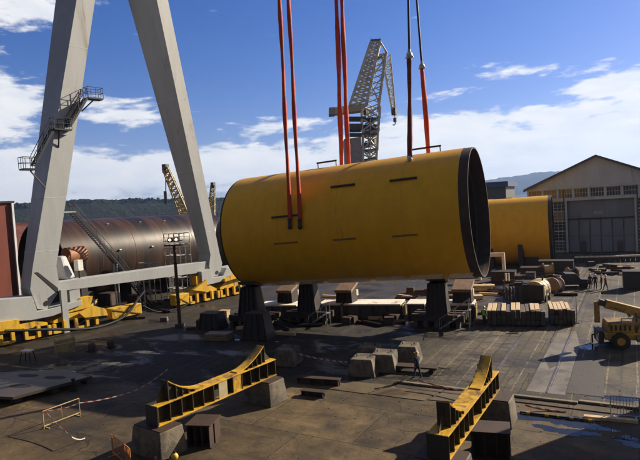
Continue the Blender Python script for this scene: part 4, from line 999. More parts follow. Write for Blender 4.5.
b = MB(); gprism(b, [(-10.9,6.6),(-10.6,6.6),(-8.75,4.7),(-8.75,4.1)], .0, .03); b.build('slot', M['dark_steel'], L_, True)
b = MB(); b.tube(g3(-10.0,-.1,3.35), g3(-10.0,.05,3.35), .26, n=16); b.build('pin', M['dark_steel'], L_, True)
for z in (8.6, 14, 22, 30):
    b = MB(); legbox(b, lb(z)-.02, lr(z)+.02, z, lb(z+.06)-.02, lr(z+.06)+.02, z+.06, wz(z)+.02, wz(z)+.02); 
    for i in range(len(b.v)): b.v[i] = b.v[i]+gn*.012
    b.build('seam', M['hang_wall'], L_, True)
b = MB(); legbox(b, rb(6), rr(6), 6, rb(ZT-.1), rr(ZT-.1), ZT-.1, wz(7), wz(ZT))
gprism(b, [(rb(6),5.997),(rr(6),5.997),(13.2,4.6),(12.6,3.0),(11.3,3.0),(11.0,4.6)], -2.3, -.003); R_ = b.build('leg', M['crane_white'], gc, True)
b = MB(); b.tube(g3(12.2,-.1,3.5), g3(12.2,.05,3.5), .24, n=16); b.build('pin', M['dark_steel'], R_, True)
for z in (9, 17, 26):
    b = MB(); legbox(b, rb(z)-.02, rr(z)+.02, z, rb(z+.06)-.02, rr(z+.06)+.02, z+.06, wz(z)+.02, wz(z)+.02)
    for i in range(len(b.v)): b.v[i] = b.v[i]+gn*.012
    b.build('seam', M['hang_wall'], R_, True)
# sill beam
b = MB(); gprism(b, [(-8.6,4.3),(10.95,3.75),(10.95,5.15),(-8.6,5.3)], -1.9, -.25); b.build('sill_beam', M['crane_white'], gc, True, bevel=.03)
# equaliser beams with yellow bogies
for sc_, dz in ((-10.6,0), (11.9,-.1)):
    b = MB(); gprism(b, [(sc_-6.2,2.75+dz),(sc_-1.2,2.0+dz),(sc_+.9,2.0+dz),(sc_+4.0,2.6+dz),(sc_+4.0,3.1+dz),(sc_+.75,2.75+dz),(sc_-.55,2.75+dz),(sc_-.9,4.3+dz),(sc_-6.2,4.65+dz)] if sc_ < 0 else
                        [(sc_-2.6,2.1),(sc_+1.6,2.3),(sc_+6.5,3.2),(sc_+6.5,4.0),(sc_+1.6,3.95),(sc_+.9,2.95),(sc_-.9,2.95),(sc_-1.2,4.2),(sc_-2.6,4.0)], -2.2, .45); b.build('equaliser', M['crane_white'], gc, True, bevel=.03)
b = MB(); gbox(b, -8.7,-8.1,.1,.5,-.0+.02,4.5); b.build('jack_post', M['crane_white'], gc, True)
b = MB(); gbox(b, -7.45,-6.35,-1.2,-.28,1.5,4.2); jk = b.build('jack_post', M['crane_white'], gc, True)
b = MB(); b.tube(g3(-6.9,-.3,2.35), g3(-6.9,-.24,2.35), .24, n=14); b.build('pin', M['dark_steel'], jk, True)
def bogie(s, top=2.2, big=False):
    e = bpy.data.objects.new('bogie', None); COL.objects.link(e); e.parent = gc
    b = MB(); gprism(b, [(s-2.2,1.2),(s+2.2,1.2),(s+2.2,1.45),(s+1.0,top-.2),(s-1.0,top-.2),(s-2.2,1.45)], -1.6, .30); b.build('bogie_frame', M['crane_yellow'], e, True)
    for k in (-1.75, -.6, .6, 1.75):
        b = MB(); b.tube(g3(s+k,-.9,.42), g3(s+k,.35,.42), .40, n=18); b.build('wheel', M['dark_steel'], e, True)
    for k in (-2.25, -1.2, 0, 1.2, 2.25):
        b = MB(); gbox(b, s+k-.15, s+k+.15, .31, .66, .22, 1.15+.2*(abs(k)<1.5)); b.build('wheel_guard', M['crane_yellow'], e, True)
    for k in (-1.7, .6): b = MB(); gbox(b, s+k-.5, s+k+.55, .34, .55, .16, .42); b.build('bottom_rail', M['crane_yellow'], e, True)
    b = MB(); gbox(b, s-2.1, s+2.1, -.9, -.5, .1, 1.18); b.build('motor_housing', M['dark_steel'], e, True)
bogie(-17.2); bogie(-12.4, 2.0); bogie(-7.4, 2.1); bogie(9.5, 2.3); bogie(14.5, 2.4)
b = MB(); gprism(b, [(-18.5,1.8),(-13.0,1.45),(-13.0,2.35),(-18.5,2.7)], -1.2, .75); b.build('bogie_beam', M['crane_yellow'], gc, True)
b = MB(); gprism(b, [(-8.9,1.95),(-5.6,2.15),(-5.2,3.25),(-6.5,3.25)], -1.0, .22); b.build('bogie_beam', M['crane_yellow'], gc, True)
b = MB(); gprism(b, [(-7.2,1.9),(-5.6,2.35),(-4.2,1.75),(-4.0,1.0),(-6.6,1.25)], .67, .85); b.build('bogie_beam', M['crane_yellow'], gc, True)
b = MB(); gprism(b, [(7.6,1.9),(9.8,2.9),(9.8,1.3)], .3, .8); gprism(b, [(8.6,2.4),(9.9,2.4),(9.9,3.5),(8.6,3.5)], -.8, .2); b.build('bogie_beam', M['crane_yellow'], gc, True)
b = MB(); gprism(b, [(12.8,2.2),(17.4,2.6),(17.4,3.1),(15.5,3.3),(12.8,2.6)], .46, .85); b.build('bogie_beam', M['crane_yellow'], gc, True)
for s0, s1, z1 in ((-3.4,.3,1.55), (5.0,7.0,1.65)):
    b = MB(); gbox(b, s0, s1, -.6, .6, .35, z1); bf = b.build('buffer_box', M['crane_yellow'], gc, True, bevel=.04)
    b = MB(); gbox(b, s0+.2, s1-.2, -.3, .3, 0, .35); b.build('buffer_foot', M['dark_steel'], bf, True)
    b = MB(); b.beam(g3(s0+.1,.63,.45), g3(s1-.1,.63,z1-.1), .04, .12); b.beam(g3(s0+.1,.67,z1-.1), g3(s1-.1,.67,.45), .04, .12); b.each('brace', M['yellow_dirty'], bf, True)
# stairs on the legs
def flight(pa, pb, w, side, hgt=1.05):
    e = bpy.data.objects.new('stair_flight', None); COL.objects.link(e); e.parent = gc
    pa, pb = Vector(pa), Vector(pb); d = pb-pa; n = max(4, int(abs(d.z)/.24)); sv = side*w/2
    b = MB()
    for s in (-1, 1): b.beam(pa+sv*s, pb+sv*s, .06, .22)
    b.build('stringer', M['rail_dark'], e, True)
    b = MB(); hd = Vector((d.x, d.y, 0)).normalized()*.13
    for i in range(n+1):
        c = pa.lerp(pb, i/n); b.prism([c+sv-hd, c-sv-hd, c-sv+hd, c+sv+hd], (0,0,.04))
    b.build('tread', M['rail_dark'], e, True)
    for s in (-1, 1):
        b = MB(); z = Vector((0,0,hgt))
        b.tube(pa+sv*s+z, pb+sv*s+z, .035, n=6); b.tube(pa+sv*s+z*.5, pb+sv*s+z*.5, .025, n=6)
        m_ = max(2, int(d.length/1.3))
        for i in range(m_+1): c = pa.lerp(pb, i/m_)+sv*s; b.tube(c, c+z, .03, n=6)
        b.build('handrail', M['rail_dark'], e, True)
def platform(c, s0, s1, o0, o1, z, m='rail_dark'):
    e = bpy.data.objects.new('platform', None); COL.objects.link(e); e.parent = gc
    b = MB(); gbox(b, s0, s1, o0, o1, z-.15, z); b.build('deck', M[m], e, True)
    b = MB()
    cs = [(s0,o0),(s1,o0),(s1,o1),(s0,o1),(s0,o0)]
    for (a0, a1), (c0, c1) in zip(cs, cs[1:]):
        for h in (.55, 1.1): b.tube(g3(a0,a1,z+h), g3(c0,c1,z+h), .03, n=6)
        for f in (0, .5): b.tube(g3(a0+(c0-a0)*f,a1+(c1-a1)*f,z), g3(a0+(c0-a0)*f,a1+(c1-a1)*f,z+1.1), .03, n=6)
    b.build('railing', M['rail_dark'], e, True)
    return e
platform(0, -4.4, -2.7, .1, 1.1, 24.6)
flight(g3(-4.5,.6,24.45), g3(-6.6,.6,21.3), .9, gn)
platform(0, -8.3, -6.5, .1, 1.2, 21.0)
flight(g3(-8.3,.6,20.9), g3(-10.4,.6,17.2), .9, gn)
platform(0, -11.6, -10.3, .1, 1.2, 16.9)
b = MB(); b.beam(g3(-10.6,.3,16.7), g3(-9.0,-.1,14.9), .12); b.beam(g3(-7.6,.6,20.8), g3(-7.5,0,19.2), .12); b.beam(g3(-3.6,.6,24.4), g3(-4.7,0,23.2), .12); b.each('platform_bracket', M['rail_dark'], gc, True)
b = MB(); gbox(b, -7.9, -6.6, 0.02, .35, 20.5, 20.84); b.each('platform_bracket', M['crane_white'], gc, True)
platform(0, -8.0, -4.6, -4.6, -3.3, 12.6, 'crane_white')
flight(g3(-4.7,-4,12.5), g3(.2,-4,6.1), 1.1, gn)
flight(g3(.2,-4,6.1), g3(4.4,-4,.1), 1.1, gn)
b = MB(); b.tube(g3(.2,-3.9,0), g3(.2,-3.9,6.1), .1); b.tube(g3(.2,-4.6,0), g3(.2,-4.6,6.1), .1); b.tube(g3(3.3,-3.4,0), g3(3.3,-3.4,4), .08); b.each('stair_support', M['galv'], gc, True)
# festoon cable
def hose(lab, pts, r):
    out = []
    P_ = [pts[0]]+pts+[pts[-1]]
    for i in range(1, len(P_)-2):
        p0, p1, p2, p3 = P_[i-1:i+3]
        for k in range(8):
            t_ = k/8; out.append(.5*((2*p1)+(p2-p0)*t_+(2*p0-5*p1+4*p2-p3)*t_*t_+(3*p1-p0-3*p2+p3)*t_**3))
    out.append(pts[-1]); b = MB(); b.path(out, r, 8); return tag(b.build('cable', M['black']), lab, 'cable')
hose('thick black cable looping over the yellow bogies at left', [g3(-14.5,1.2,1.6), g3(-10.5,1.5,.9), g3(-7.5,1.7,.3), g3(-5,1.6,.12), g3(-2.2,1.2,.6), g3(-.3,.75,2.0), g3(.9,.5,2.9)], .14)
hose('black cable lying on the ground right of the yellow buffer box', [g3(.6,.4,1.2), g3(2.2,.9,.2), g3(5,1.0,.1), g3(7,1.0,.5)], .08)

# ------------------------------------------------------------------ rusty brown cylinder behind the gantry
A3, B3, R3 = Vector((-65.0,41.3,6.45)), Vector((-63.3,70.8,6.1)), 5.3
ax3 = (B3-A3).normalized(); u3 = ax3.cross(Vector((0,0,1))).normalized(); L3 = (B3-A3).length
t = thing('rusty_cylinder', 'huge rusty brown steel cylinder lying behind the gantry legs', 'cylinder', (-60,52,0))
b = MB(); b.lathe(A3, ax3, [(L3*i/8, R3) for i in range(9)], 96, x=u3); b.build('shell', M['rust'], t, True)
b = MB(); b.lathe(A3, ax3, [(-.003,R3),(-.003,R3-.15),(1.0,R3-.15)], 96, sm=False, x=u3); b.build('end_ring', M['rust_dark'], t, True)
b = MB(); b.lathe(B3, ax3, [(.003,R3),(.003,.1)], 96, sm=False, x=u3); b.build('bulkhead', M['rust_dark'], t, True)
b = MB(); b.lathe(A3, ax3, [(1.0,R3-.15),(L3,R3-.15)], 96, x=u3); b.build('inner_lining', M['dark_steel'], t, True)
for s in (L3*.18, L3*.36, L3*.54, L3*.72, L3*.9):
    b = MB(); b.lathe(A3+ax3*s, ax3, [(-.04,R3-.01),(-.02,R3+.02),(.02,R3+.02),(.04,R3-.01)], 96, x=u3); b.build('weld_seam', M['rust_dark'], t, True)
for s in (L3*.27, L3*.45, L3*.6, L3*.8):
    b = MB(); p = A3+ax3*s+Vector((0,0,0)); q = lambda a, r: p+(-u3 if u3.x < 0 else u3)*math.cos(a)*r+Vector((0,0,1))*math.sin(a)*r
    b.beam(q(R(10),R3-.02), q(R(10),R3+.25), .35, .12); b.beam(q(R(55),R3-.02), q(R(55),R3+.2), .35, .12); b.build('lug', M['galv'], t, True)
c3 = thing('cylinder_cradle', 'dark cradle blocks under the rusty cylinder', 'cradle', (-60,52,0))
for y in (44, 51, 58, 66): b = MB(); b.box(-69,-60,y,y+1,0,2.4); b.build('saddle', M['dark_steel'], c3, True)
# things by the opening
p = D(66,256,61.5); t = thing('pipe_spool', 'orange brown pipe spool at the mouth of the rusty cylinder', 'pipe', (p.x,p.y,0))
b = MB(); b.lathe(p, (0,1,0), [(0,.95),(2.2,.95)], 32, x=(1,0,0)); b.lathe(p, (0,1,0), [(0,.95),(0,.72),(2.2,.72)], 32, sm=False, x=(1,0,0)); b.build('body', mat('orange_rust', (.36,.14,.05), (.2,.08,.04), 1, .6), t, True)
b = MB(); b.box(p.x-.8,p.x+.8,p.y+.3,p.y+1.9,0,p.z-.93); b.build('stand', M['dark_steel'], t, True)
p = D(61,267,58.5); t = thing('covered_load', 'grey sheeted load on a stand left of the pipe spool', 'covered load', (p.x,p.y,0), R(20))
b = MB(); b.box(-1.3,1.2,-.8,.8,p.z-1.3,p.z+1.2,tx=.75,ty=.3); b.build('sheet', M['grey_box'], t, bevel=.25); b = MB(); b.box(-1.1,1.0,-.6,.6,0,p.z-1.3); b.build('stand', M['dark_steel'], t)
p = D(78.5,264,58.5); t = thing('switch_box', 'white box on a post beside the mouth of the rusty cylinder', 'box', (p.x,p.y,0))
b = MB(); b.box(-.35,.35,-.3,.3,p.z-.7,p.z+.45); b.build('cabinet', M['white'], t); b = MB(); b.tube((0,0,0),(0,0,p.z-.7),.1); b.build('post', M['dark_steel'], t)
# scaffold towers and racks beyond the sill beam
def scaffold(lab, u, v, w, d, h, nz, dp=None, nx=3):
    p = G(u, v); t = thing('scaffold', lab, 'scaffold', p, ga); b = MB()
    for i in range(nx+1):
        for y in (0, d): b.tube((-w/2+w*i/nx,y,0),(-w/2+w*i/nx,y,h),.05,n=6)
    for j in range(1, nz+1):
        z = h*j/nz
        for y in (0, d): b.tube((-w/2,y,z),(w/2,y,z),.045,n=6); b.tube((-w/2,y,z-.5),(w/2,y,z-.5),.03,n=6)
        for i in range(nx+1): b.tube((-w/2+w*i/nx,0,z),(-w/2+w*i/nx,d,z),.04,n=6)
    b.build('frame', M['galv'], t)
    for j in range(1, nz+1): b = MB(); b.box(-w/2,w/2,.05,d-.05,h*j/nz-.06,h*j/nz-.01); b.build('deck', M['timber_dark'], t)
scaffold('scaffold tower behind the lamp post under the rusty cylinder', 176, 300, 3.6, 1.6, 9.0, 6)
scaffold('scaffold tower further left beneath the gantry sill beam', 146, 306, 2.6, 1.5, 5.5, 3, nx=2)
scaffold('scaffold tower in front of the rusty cylinder left of the stair', 99, 300, 2.4, 1.5, 9.0, 4, nx=2)
for u, v, w, h, lab in ((84,312,1.8,1.3,'tan crate behind the yellow bogies at left'), (103,306,2.6,1.6,'dark crate behind the yellow buffer box'), (132,305,1.6,1.2,'small dark crate beneath the long stair')):
    steel_box('crate', lab, u, v, w, 1.4, h, 'tan' if 'tan' in lab else 'rust_dark', cat='crate')
# red building and pale hut at the far left
t = thing('red_building', 'dark red sheet metal building at the left edge', 'building', (-95,35,0))
cR = D(12,201,78); cR2 = D(15,290,78)
q4 = [(cR.x-7,cR.y-32), (cR.x,cR.y), (cR.x-26,cR.y+5), (cR.x-33,cR.y-27)]
b = MB(); b.hexa([(x,y,0) for x,y in q4], [(x,y,cR.z-.3) for x,y in q4]); b.build('wall', M['red_wall'], t, True)
cx_, cy_ = cR.x-16.5, cR.y-13.5; q5 = [(cx_+(x-cx_)*1.015, cy_+(y-cy_)*1.015) for x, y in q4]
b = MB(); b.hexa([(x,y,cR.z-.298) for x,y in q5], [(x,y,cR.z) for x,y in q5]); b.build('roof', M['rust_dark'], t, True)
b = MB(); b.beam((cR.x+.1,cR.y-.1,0),(cR.x+.1,cR.y-.1,cR.z-.32),.3); b.build('corner_trim', M['hang_wall'], t, True)
p = D(23,248,84); t = thing('site_hut', 'pale site hut beside the red building', 'hut', (p.x,p.y,0), R(40))
z1 = D(23,222.5,84).z
b = MB(); b.box(-1.6,3.2,-1.6,1.6,0,z1-.3); b.build('wall', M['white'], t); b = MB(); b.box(-1.8,3.4,-1.8,1.8,z1-.3,z1); b.build('roof', M['grey_box'], t)
b = MB(); b.box(-.6,.4,-1.62,-1.601,.2,2.2); b.each('door', M['grey_box'], t)

# ------------------------------------------------------------------ lamp post
p = G(180,327); t = thing('lamp_post', 'brown steel lamp post with two lit floodlights before the gantry', 'lamp post', p, R(30))
dpp = depth(p); zt = D(182,239,dpp).z
b = MB(); b.tube((0,0,0),(0,0,zt-.5),.20,.14,10); b.build('pole', M['rust_mid'], t)
b = MB()
for z in (2.5,4.5,6.5): b.tube((0,0,z),(0,0,z+.12),.23,n=10)
b.each('collar', M['rust_dark'], t)
b = MB(); b.box(-.9,.9,-.4,.4,zt-.62,zt-.5); b.path([(-.9,-.4,zt-.1),(.9,-.4,zt-.1),(.9,.4,zt-.1),(-.9,.4,zt-.1),(-.9,-.4,zt-.1)], .03); b.build('head_platform', M['rust_dark'], t)
for x in (-.32, .32):
    b = MB(); b.box(x-.24,x+.24,-.25,.25,zt-.22,zt+.2); f = b.build('floodlight', M['dark_steel'], t); b = MB(); b.tube((x,-.252,zt),(x,-.27,zt),.15,n=14); b.build('lamp', M['lamp'], f)
b = MB(); b.box(-.4,.4,-.4,.4,0,.35); b.build('base', M['concrete_dark'], t)

# ------------------------------------------------------------------ lattice cranes far off
def lattice(b, A_, B_, wa, wb, n, r, side, up_, m=0):
    A_, B_ = Vector(A_), Vector(B_); q = [(-1,-1),(1,-1),(1,1),(-1,1)]
    def c(f, i): w = wa+(wb-wa)*f; return A_.lerp(B_, f)+side*q[i][0]*w/2+up_*q[i][1]*w/2
    for i in range(4):
        b.tube(c(0,i), c(1,i), r, n=5, m=m)
        for k in range(n):
            f0, f1 = k/n, (k+1)/n; j = (i+1) % 4
            b.tube(c(f0,i if k % 2 else j), c(f1,j if k % 2 else i), r*.6, n=4, m=m); b.tube(c(f1,i), c(f1,j), r*.55, n=4, m=m)
CD = 150.0
def K(u, v, dd=0): return D(u, v, CD+dd)
fw = Vector((-.5,.866,0)); rt = Vector((.866,.5,0)); upv = Vector((0,0,1))
base = D(362,200,CD)
lc = thing('lattice_crane', 'tall pale lattice luffing crane standing behind the yellow cylinder', 'crane', (base.x, base.y, 0))
b = MB()
TL = K(371,42); TR = K(380,41.5)
for dd in (-2.2, 2.2):
    b.tube(K(350,105,dd*1.5), K(371,42,dd*.4), .44, n=5); b.tube(K(366,106,dd*1.5), K(380,41.5,dd*.4), .46, n=5)
    for k in range(12):
        f0, f1 = k/12, (k+1)/12
        l0, l1 = K(350,105,dd*1.5).lerp(K(371,42,dd*.4), f0), K(350,105,dd*1.5).lerp(K(371,42,dd*.4), f1)
        r0, r1 = K(366,106,dd*1.5).lerp(K(380,41.5,dd*.4), f0), K(366,106,dd*1.5).lerp(K(380,41.5,dd*.4), f1)
        b.tube(l0, r1, .22, n=4); b.tube(r0, l1, .22, n=4); b.tube(l1, r1, .22, n=4)
for k in range(10):
    f = k/9
    for (p0, p1) in (((350,105),(371,42)), ((366,106),(380,41.5))):
        b.tube(K(*p0,-3.3).lerp(K(*p1,-.9), f), K(*p0,3.3).lerp(K(*p1,.9), f), .22, n=4)
        if k < 9: b.tube(K(*p0,-3.3).lerp(K(*p1,-.9), f), K(*p0,3.3).lerp(K(*p1,.9), f+1/9), .19, n=4)
b.build('jib', M['jib'], lc, True)
b = MB()
for dd in (-1.6, 1.6):
    b.tube(K(386,53,dd), K(378,112,dd), .44, n=5); b.tube(K(380,41.5,dd*.6), K(387,53,dd), .28, n=5); b.tube(K(387,53,dd), K(383,75,dd), .2, n=5); b.tube(K(376,58,dd), K(387,53,dd), .2, n=5)
    b.tube(K(374,75,dd), K(386,56,dd), .2, n=4); b.tube(K(380,106,dd), K(372,86,dd), .19, n=4); b.tube(K(383,75,dd), K(370,95,dd), .12, n=4)
for v in (53, 64, 75, 86, 97, 108): f = (v-53)/59; b.tube(K(386-8*f,v,-1.6), K(386-8*f,v,1.6), .12, n=4)
for k in range(9):
    v0 = 56+6*k; x0 = 385.6-8*(v0-53)/59; l_ = 379.4-13.5*(v0-44)/62
    b.tube(K(x0,v0,-1.4), K(l_+1,v0+4,-1.4), .16, n=4); b.tube(K(l_+1,v0,1.4), K(x0,v0+5,1.4), .16, n=4)
b.build('back_mast', M['jib'], lc, True)
b = MB()
lattice(b, K(386,56), K(393.5,109), 2.2, .9, 11, .18, rt, fw)
b.build('fly_jib', M['jib'], lc, True)
b = MB(); b.box(*(lambda p: (p.x-.6,p.x+.6,p.y-.6,p.y+.6,p.z-1.4,p.z+.6))(K(394,110))); b.build('jib_head', M['jib_dark'], lc, True)
b = MB(); b.tube(K(394.3,111), K(395,119), .10, n=5); b.build('hoist_rope', M['wire'], lc, True)
b = MB(); p = K(395,119.5); b.box(p.x-.4,p.x+.4,p.y-.3,p.y+.3,p.z-.7,p.z+.4); b.path([p-Vector((0,0,.7)), p-Vector((0,0,1.3)), p-Vector((.4,.2,1.6)), p-Vector((.6,.35,1.2))], .13); b.build('hook_block', M['jib_dark'], lc, True)
b = MB()
for (u0, v0, u1, v1) in ((371,40,371,37),(376,40,376,38),(380,40,380,37)): b.tube(K(u0,v0), K(u1,v1), .08, n=4)
p = K(375.5,41); b.prism([p-rt*1.4-fw*.9, p+rt*1.4-fw*.9, p+rt*1.4+fw*.9, p-rt*1.4+fw*.9], (0,0,.3)); b.beam(K(374,58), K(386,55), 1.0, 1.0); b.build('head_platform', M['jib_dark'], lc, True)
# counterweight arm, slewing deck, machinery house and tower
b = MB(); b.prism([K(330,108,-2), K(366,103,-2), K(366,110,-2), K(330,114,-2)], fw*4); b.build('counterweight_arm', mat('pale_counterweight', (.58,.52,.40), (.48,.43,.33), .4, .6, .1, bump=0), lc, True)
b = MB(); b.prism([K(329,107.5,-2.2), K(335,107,-2.2), K(335,114,-2.2), K(329,114.3,-2.2)], fw*4.4); b.build('counterweight', M['grey_box'], lc, True)
b = MB(); 
for v, u0, u1, h in ((116.5,347,366,.5), (123.5,346,362,1.6), (133,347,377,.4)):
    p0, p1 = K(u0,v,-3), K(u1,v,-3); b.prism([p0, p1, p1+upv*-h, p0+upv*-h], fw*6)
b.build('slewing_deck', M['jib_dark'], lc, True)
b = MB(); p0, p1 = K(344,139,-3), K(361,137,-3); b.prism([p0, p1, Vector((p1.x,p1.y,2)), Vector((p0.x,p0.y,2))], fw*7); b.build('machinery_house', M['grey_box'], lc, True)
b = MB()
for (v0, v1, ul, ur) in ((106,118,362,380),(118,131,362,379),(131,150,363,378),(150,166,363,377),(166,190,363,377)):
    for dd in (-2.5, 2.5):
        b.tube(K(ul,v0,dd), K(ul,v1,dd), .40, n=5); b.tube(K(ur,v0,dd), K(ur-.5,v1,dd), .40, n=5); b.tube(K(ul,v0,dd), K(ur,v1,dd), .22, n=4); b.tube(K(ur,v0,dd), K(ul,v1,dd), .22, n=4); b.tube(K(ul,v1,dd), K(ur,v1,dd), .22, n=4)
        um = (ul+ur)/2; b.tube(K(um,v0,dd), K(um,v1,dd), .19, n=4)
    for u in (ul, ur): b.tube(K(u,v0,-2.5), K(u,v1,2.5), .19, n=4); b.tube(K(u,v1,-2.5), K(u,v1,2.5), .19, n=4)
for k in range(10):
    v0 = 107+6*k; b.tube(K(364,v0,-1), K(376,v0+6,-1), .18, n=4); b.tube(K(377,v0+1,1.2), K(365,v0+5,1.2), .18, n=4); b.tube(K(368,v0,0), K(369,v0+6,0), .16, n=4)
b.build('tower', M['jib'], lc, True)
b = MB()
for (u0,v0,u1,v1) in ((363,131,378,128),(362,118,379,117),(363,150,377,148),(363,159,377,157)): p0, p1 = K(u0,v0,-2.7), K(u1,v1,-2.7); b.prism([p0,p1,p1-upv*.35,p0-upv*.35], fw*5.4)
for i, (u, v) in enumerate(((365,112),(371,121),(375,127),(367,127),(366,145),(373,142))):
    p = K(u,v,-1); b.box(p.x-.8,p.x+.8,p.y-.8,p.y+.8,p.z-.7,p.z+.6)
b.each('tower_platform', M['jib_dark'], lc, True)
b = MB(); p = K(362,190); 
b.box(p.x-4,p.x+6,p.y-3,p.y+5,0,p.z+.5); b.build('portal_base', M['grey_box'], lc, True)

# yellow lattice boom crane and a smaller one beyond the gantry
def boom_crane(lab, ub, vb, ut, vt, dp, w, m, droop=None):
    p0, p1 = D(ub, vb, dp), D(ut, vt, dp); d = (p1-p0).normalized(); sd = d.cross(fw).normalized()
    t = thing('boom_crane', lab, 'crane', (p0.x, p0.y, 0))
    b = MB(); lattice(b, p0, p1, w, w*.55, 13, w*.09, sd, fw); b.build('boom', M[m], t, True)
    b = MB(); b.box(p1.x-.28*w,p1.x+.28*w,p1.y-.25*w,p1.y+.25*w,p1.z-.5*w,p1.z+.4*w); b.build('boom_head', M['jib_dark'], t, True)
    b = MB(); b.box(p0.x-2.2,p0.x+2.2,p0.y-1.5,p0.y+2.5,1.2,max(3.0,p0.z+.6)); b.build('cab', M[m], t, True)
    b = MB(); b.box(p0.x-2.5,p0.x+2.5,p0.y-1.8,p0.y+3,0,1.2); b.build('tracks', M['black'], t, True)
    if droop:
        q = D(*droop, dp); b = MB(); b.tube(p1, q, .06*w, n=5); b.build('hoist_rope', M['wire'], t, True); b = MB(); b.tube(q, q+Vector((0,0,2.6)), .3, n=8); b.build('hook_block', M['jib_dark'], t, True)
boom_crane('yellow lattice boom crane leaning left beyond the rusty cylinder', 189, 224, 165.5, 168, 110, 1.9, 'boom_paint', (166,204))
boom_crane('small far lattice boom crane between the gantry leg and the cylinder', 211, 226, 213, 185, 150, 1.8, 'boom_paint')
# dark hull block behind the right gantry leg
p = D(222,235,92); t = thing('hull_section', 'dark rounded steel section behind the right gantry leg', 'steel section', (p.x,p.y,0))
b = MB(); b.lathe((p.x,p.y,5.0), rt, [(-5.5,5.2),(3.0,5.2)], 48, x=fw); b.lathe((p.x,p.y,5.0), rt, [(-5.5,5.2),(-5.5,.05)], 48, sm=False, x=fw); b.lathe((p.x,p.y,5.0), rt, [(3.0,5.2),(3.0,.05)], 48, sm=False, x=fw); b.build('shell', M['dark_steel'], t, True)
b = MB(); b.box(p.x-4,p.x+2,p.y-3,p.y+3,0,1.0); b.build('cradle', M['rust_dark'], t, True)

# unseen slab added right of the frame to cast shade over the lower right corner
t = thing('shade_slab', 'tall grey slab added unseen beyond the right edge to cast shade', 'ship section', (9,37,0))
b = MB(); b.box(3.75,16,36.6,37.7,.6,10.5); b.build('shell', M['grey_box'], t, True, bevel=.05)
b = MB()
for x in (4.5,8,12): b.box(x-.4,x+.4,36.3,38,0,.6)
b.each('support', M['timber_dark'], t, True)
b = MB()
for i in range(8): b.box(4+i*1.5,4.15+i*1.5,36.4,36.598,.7,10.4)
b.each('frame_rib', M['grey_box'], t, True)

# ------------------------------------------------------------------ hills
def hills(name, az0, az1, dist, prof, thick, c1, c2, seed, n=220):
    rnd = random.Random(seed); ph = [rnd.uniform(0, 6.28) for _ in range(12)]
    b = MB(); vs = []; rows = 14
    def top(f):
        x = f*(len(prof)-1); i = min(int(x), len(prof)-2); q = x-i; q = q*q*(3-2*q)
        h = prof[i]*(1-q)+prof[i+1]*q
        return h
    for j in range(rows+1):
        g_ = j/rows
        for i in range(n+1):
            f = i/n; a = R(az0+(az1-az0)*f); h = top(f)*math.sin(min(1, g_)*PI/2)**.8
            r = dist+thick*g_
            bump = sum(math.sin(f*k_*(7+3*m_)+ph[m_]+g_*(3+m_))/(1+m_*.6) for m_, k_ in enumerate((3,5,8,13,21,34)))
            h *= 1+.035*bump*(.3+.7*g_)
            vs.append((r*math.sin(a), r*math.cos(a), max(h, -2) if j else -2))
    b.add(vs, [(j*(n+1)+i, j*(n+1)+i+1, (j+1)*(n+1)+i+1, (j+1)*(n+1)+i) for j in range(rows) for i in range(n)], 0, True)
    m = mat(name+'_woods', c1, c2, .02, .95, .05, bump=.9, stain=tuple(x*2.1 for x in c1), stain_amt=.35, bdist=9, bscale=.07, spec=.1)
    return struct(b.build(name, m))
def elev(u, v): return azel(u, v)
# heights from the skyline: elevation angle times distance
def prof(pts, dist): return [HC+dist*math.tan(R(e)) for e in pts]
hills('hills', -75, -32, 1200, prof([.9,1.2,1.55,1.75,1.9,1.95,1.85,1.6,1.45,1.25,1.0], 1330), 130, (.013,.018,.013), (.022,.026,.017), 3)
hills('hills', -36, 14, 5600, prof([.7,.6,.75,.9,1.0,1.25,1.75,2.05,1.9,1.6,1.3,1.1,1.0], 6100), 500, (.013,.018,.013), (.022,.026,.017), 9)
# scattered tree crowns along the near ridge so that its outline is broken
b = MB(); rnd = random.Random(5)
P_ = prof([.9,1.2,1.55,1.75,1.9,1.95,1.85,1.6,1.45,1.25,1.0], 1330)
for i in range(1500):
    f = rnd.random(); x = f*10; k = min(int(x), 9); q = x-k; q = q*q*(3-2*q); h = P_[k]*(1-q)+P_[k+1]*q
    a = R(-75+43*f); r = 1200+130*rnd.uniform(.55, 1.0); s = rnd.uniform(1.5, 4.5)
    b.ball((r*math.sin(a), r*math.cos(a), h*rnd.uniform(.80,1.0)-1.5), s, 0, 7, rnd.uniform(.6,1.2))
tag(b.build('woodland', mat('far_woodland', (.012,.016,.011), (.02,.024,.015), .03, .95, .05, bump=0, spec=.1)), kind='stuff')

# ------------------------------------------------------------------ air
hz = MB(); hz.box(-6500, 3500, -200, 7000, -4, 420); ho = hz.build('haze', [])
hm = bpy.data.materials.new('air'); t = NT(hm); out = t.n('ShaderNodeOutputMaterial')
t.t.links.new(t.n('ShaderNodeVolumePrincipled', {'Color': (.38,.58,1.0,1), 'Density': .00009, 'Anisotropy': .3}).outputs[0], out.inputs['Volume'])
ho.data.materials.append(hm); tag(ho, kind='stuff')

# ------------------------------------------------------------------ light
SUN_AZ, SUN_EL = 32.5, 28.0
sd = bpy.data.lights.new('sun', 'SUN'); sd.energy = 5.0; sd.angle = R(.5); sd.color = (1,.86,.66)
so = bpy.data.objects.new('sun', sd); COL.objects.link(so)
sv = Vector((math.sin(R(SUN_AZ))*math.cos(R(SUN_EL)), math.cos(R(SUN_AZ))*math.cos(R(SUN_EL)), math.sin(R(SUN_EL))))
so.rotation_euler = sv.to_track_quat('Z', 'Y').to_euler(); so.location = (20, 40, 60)

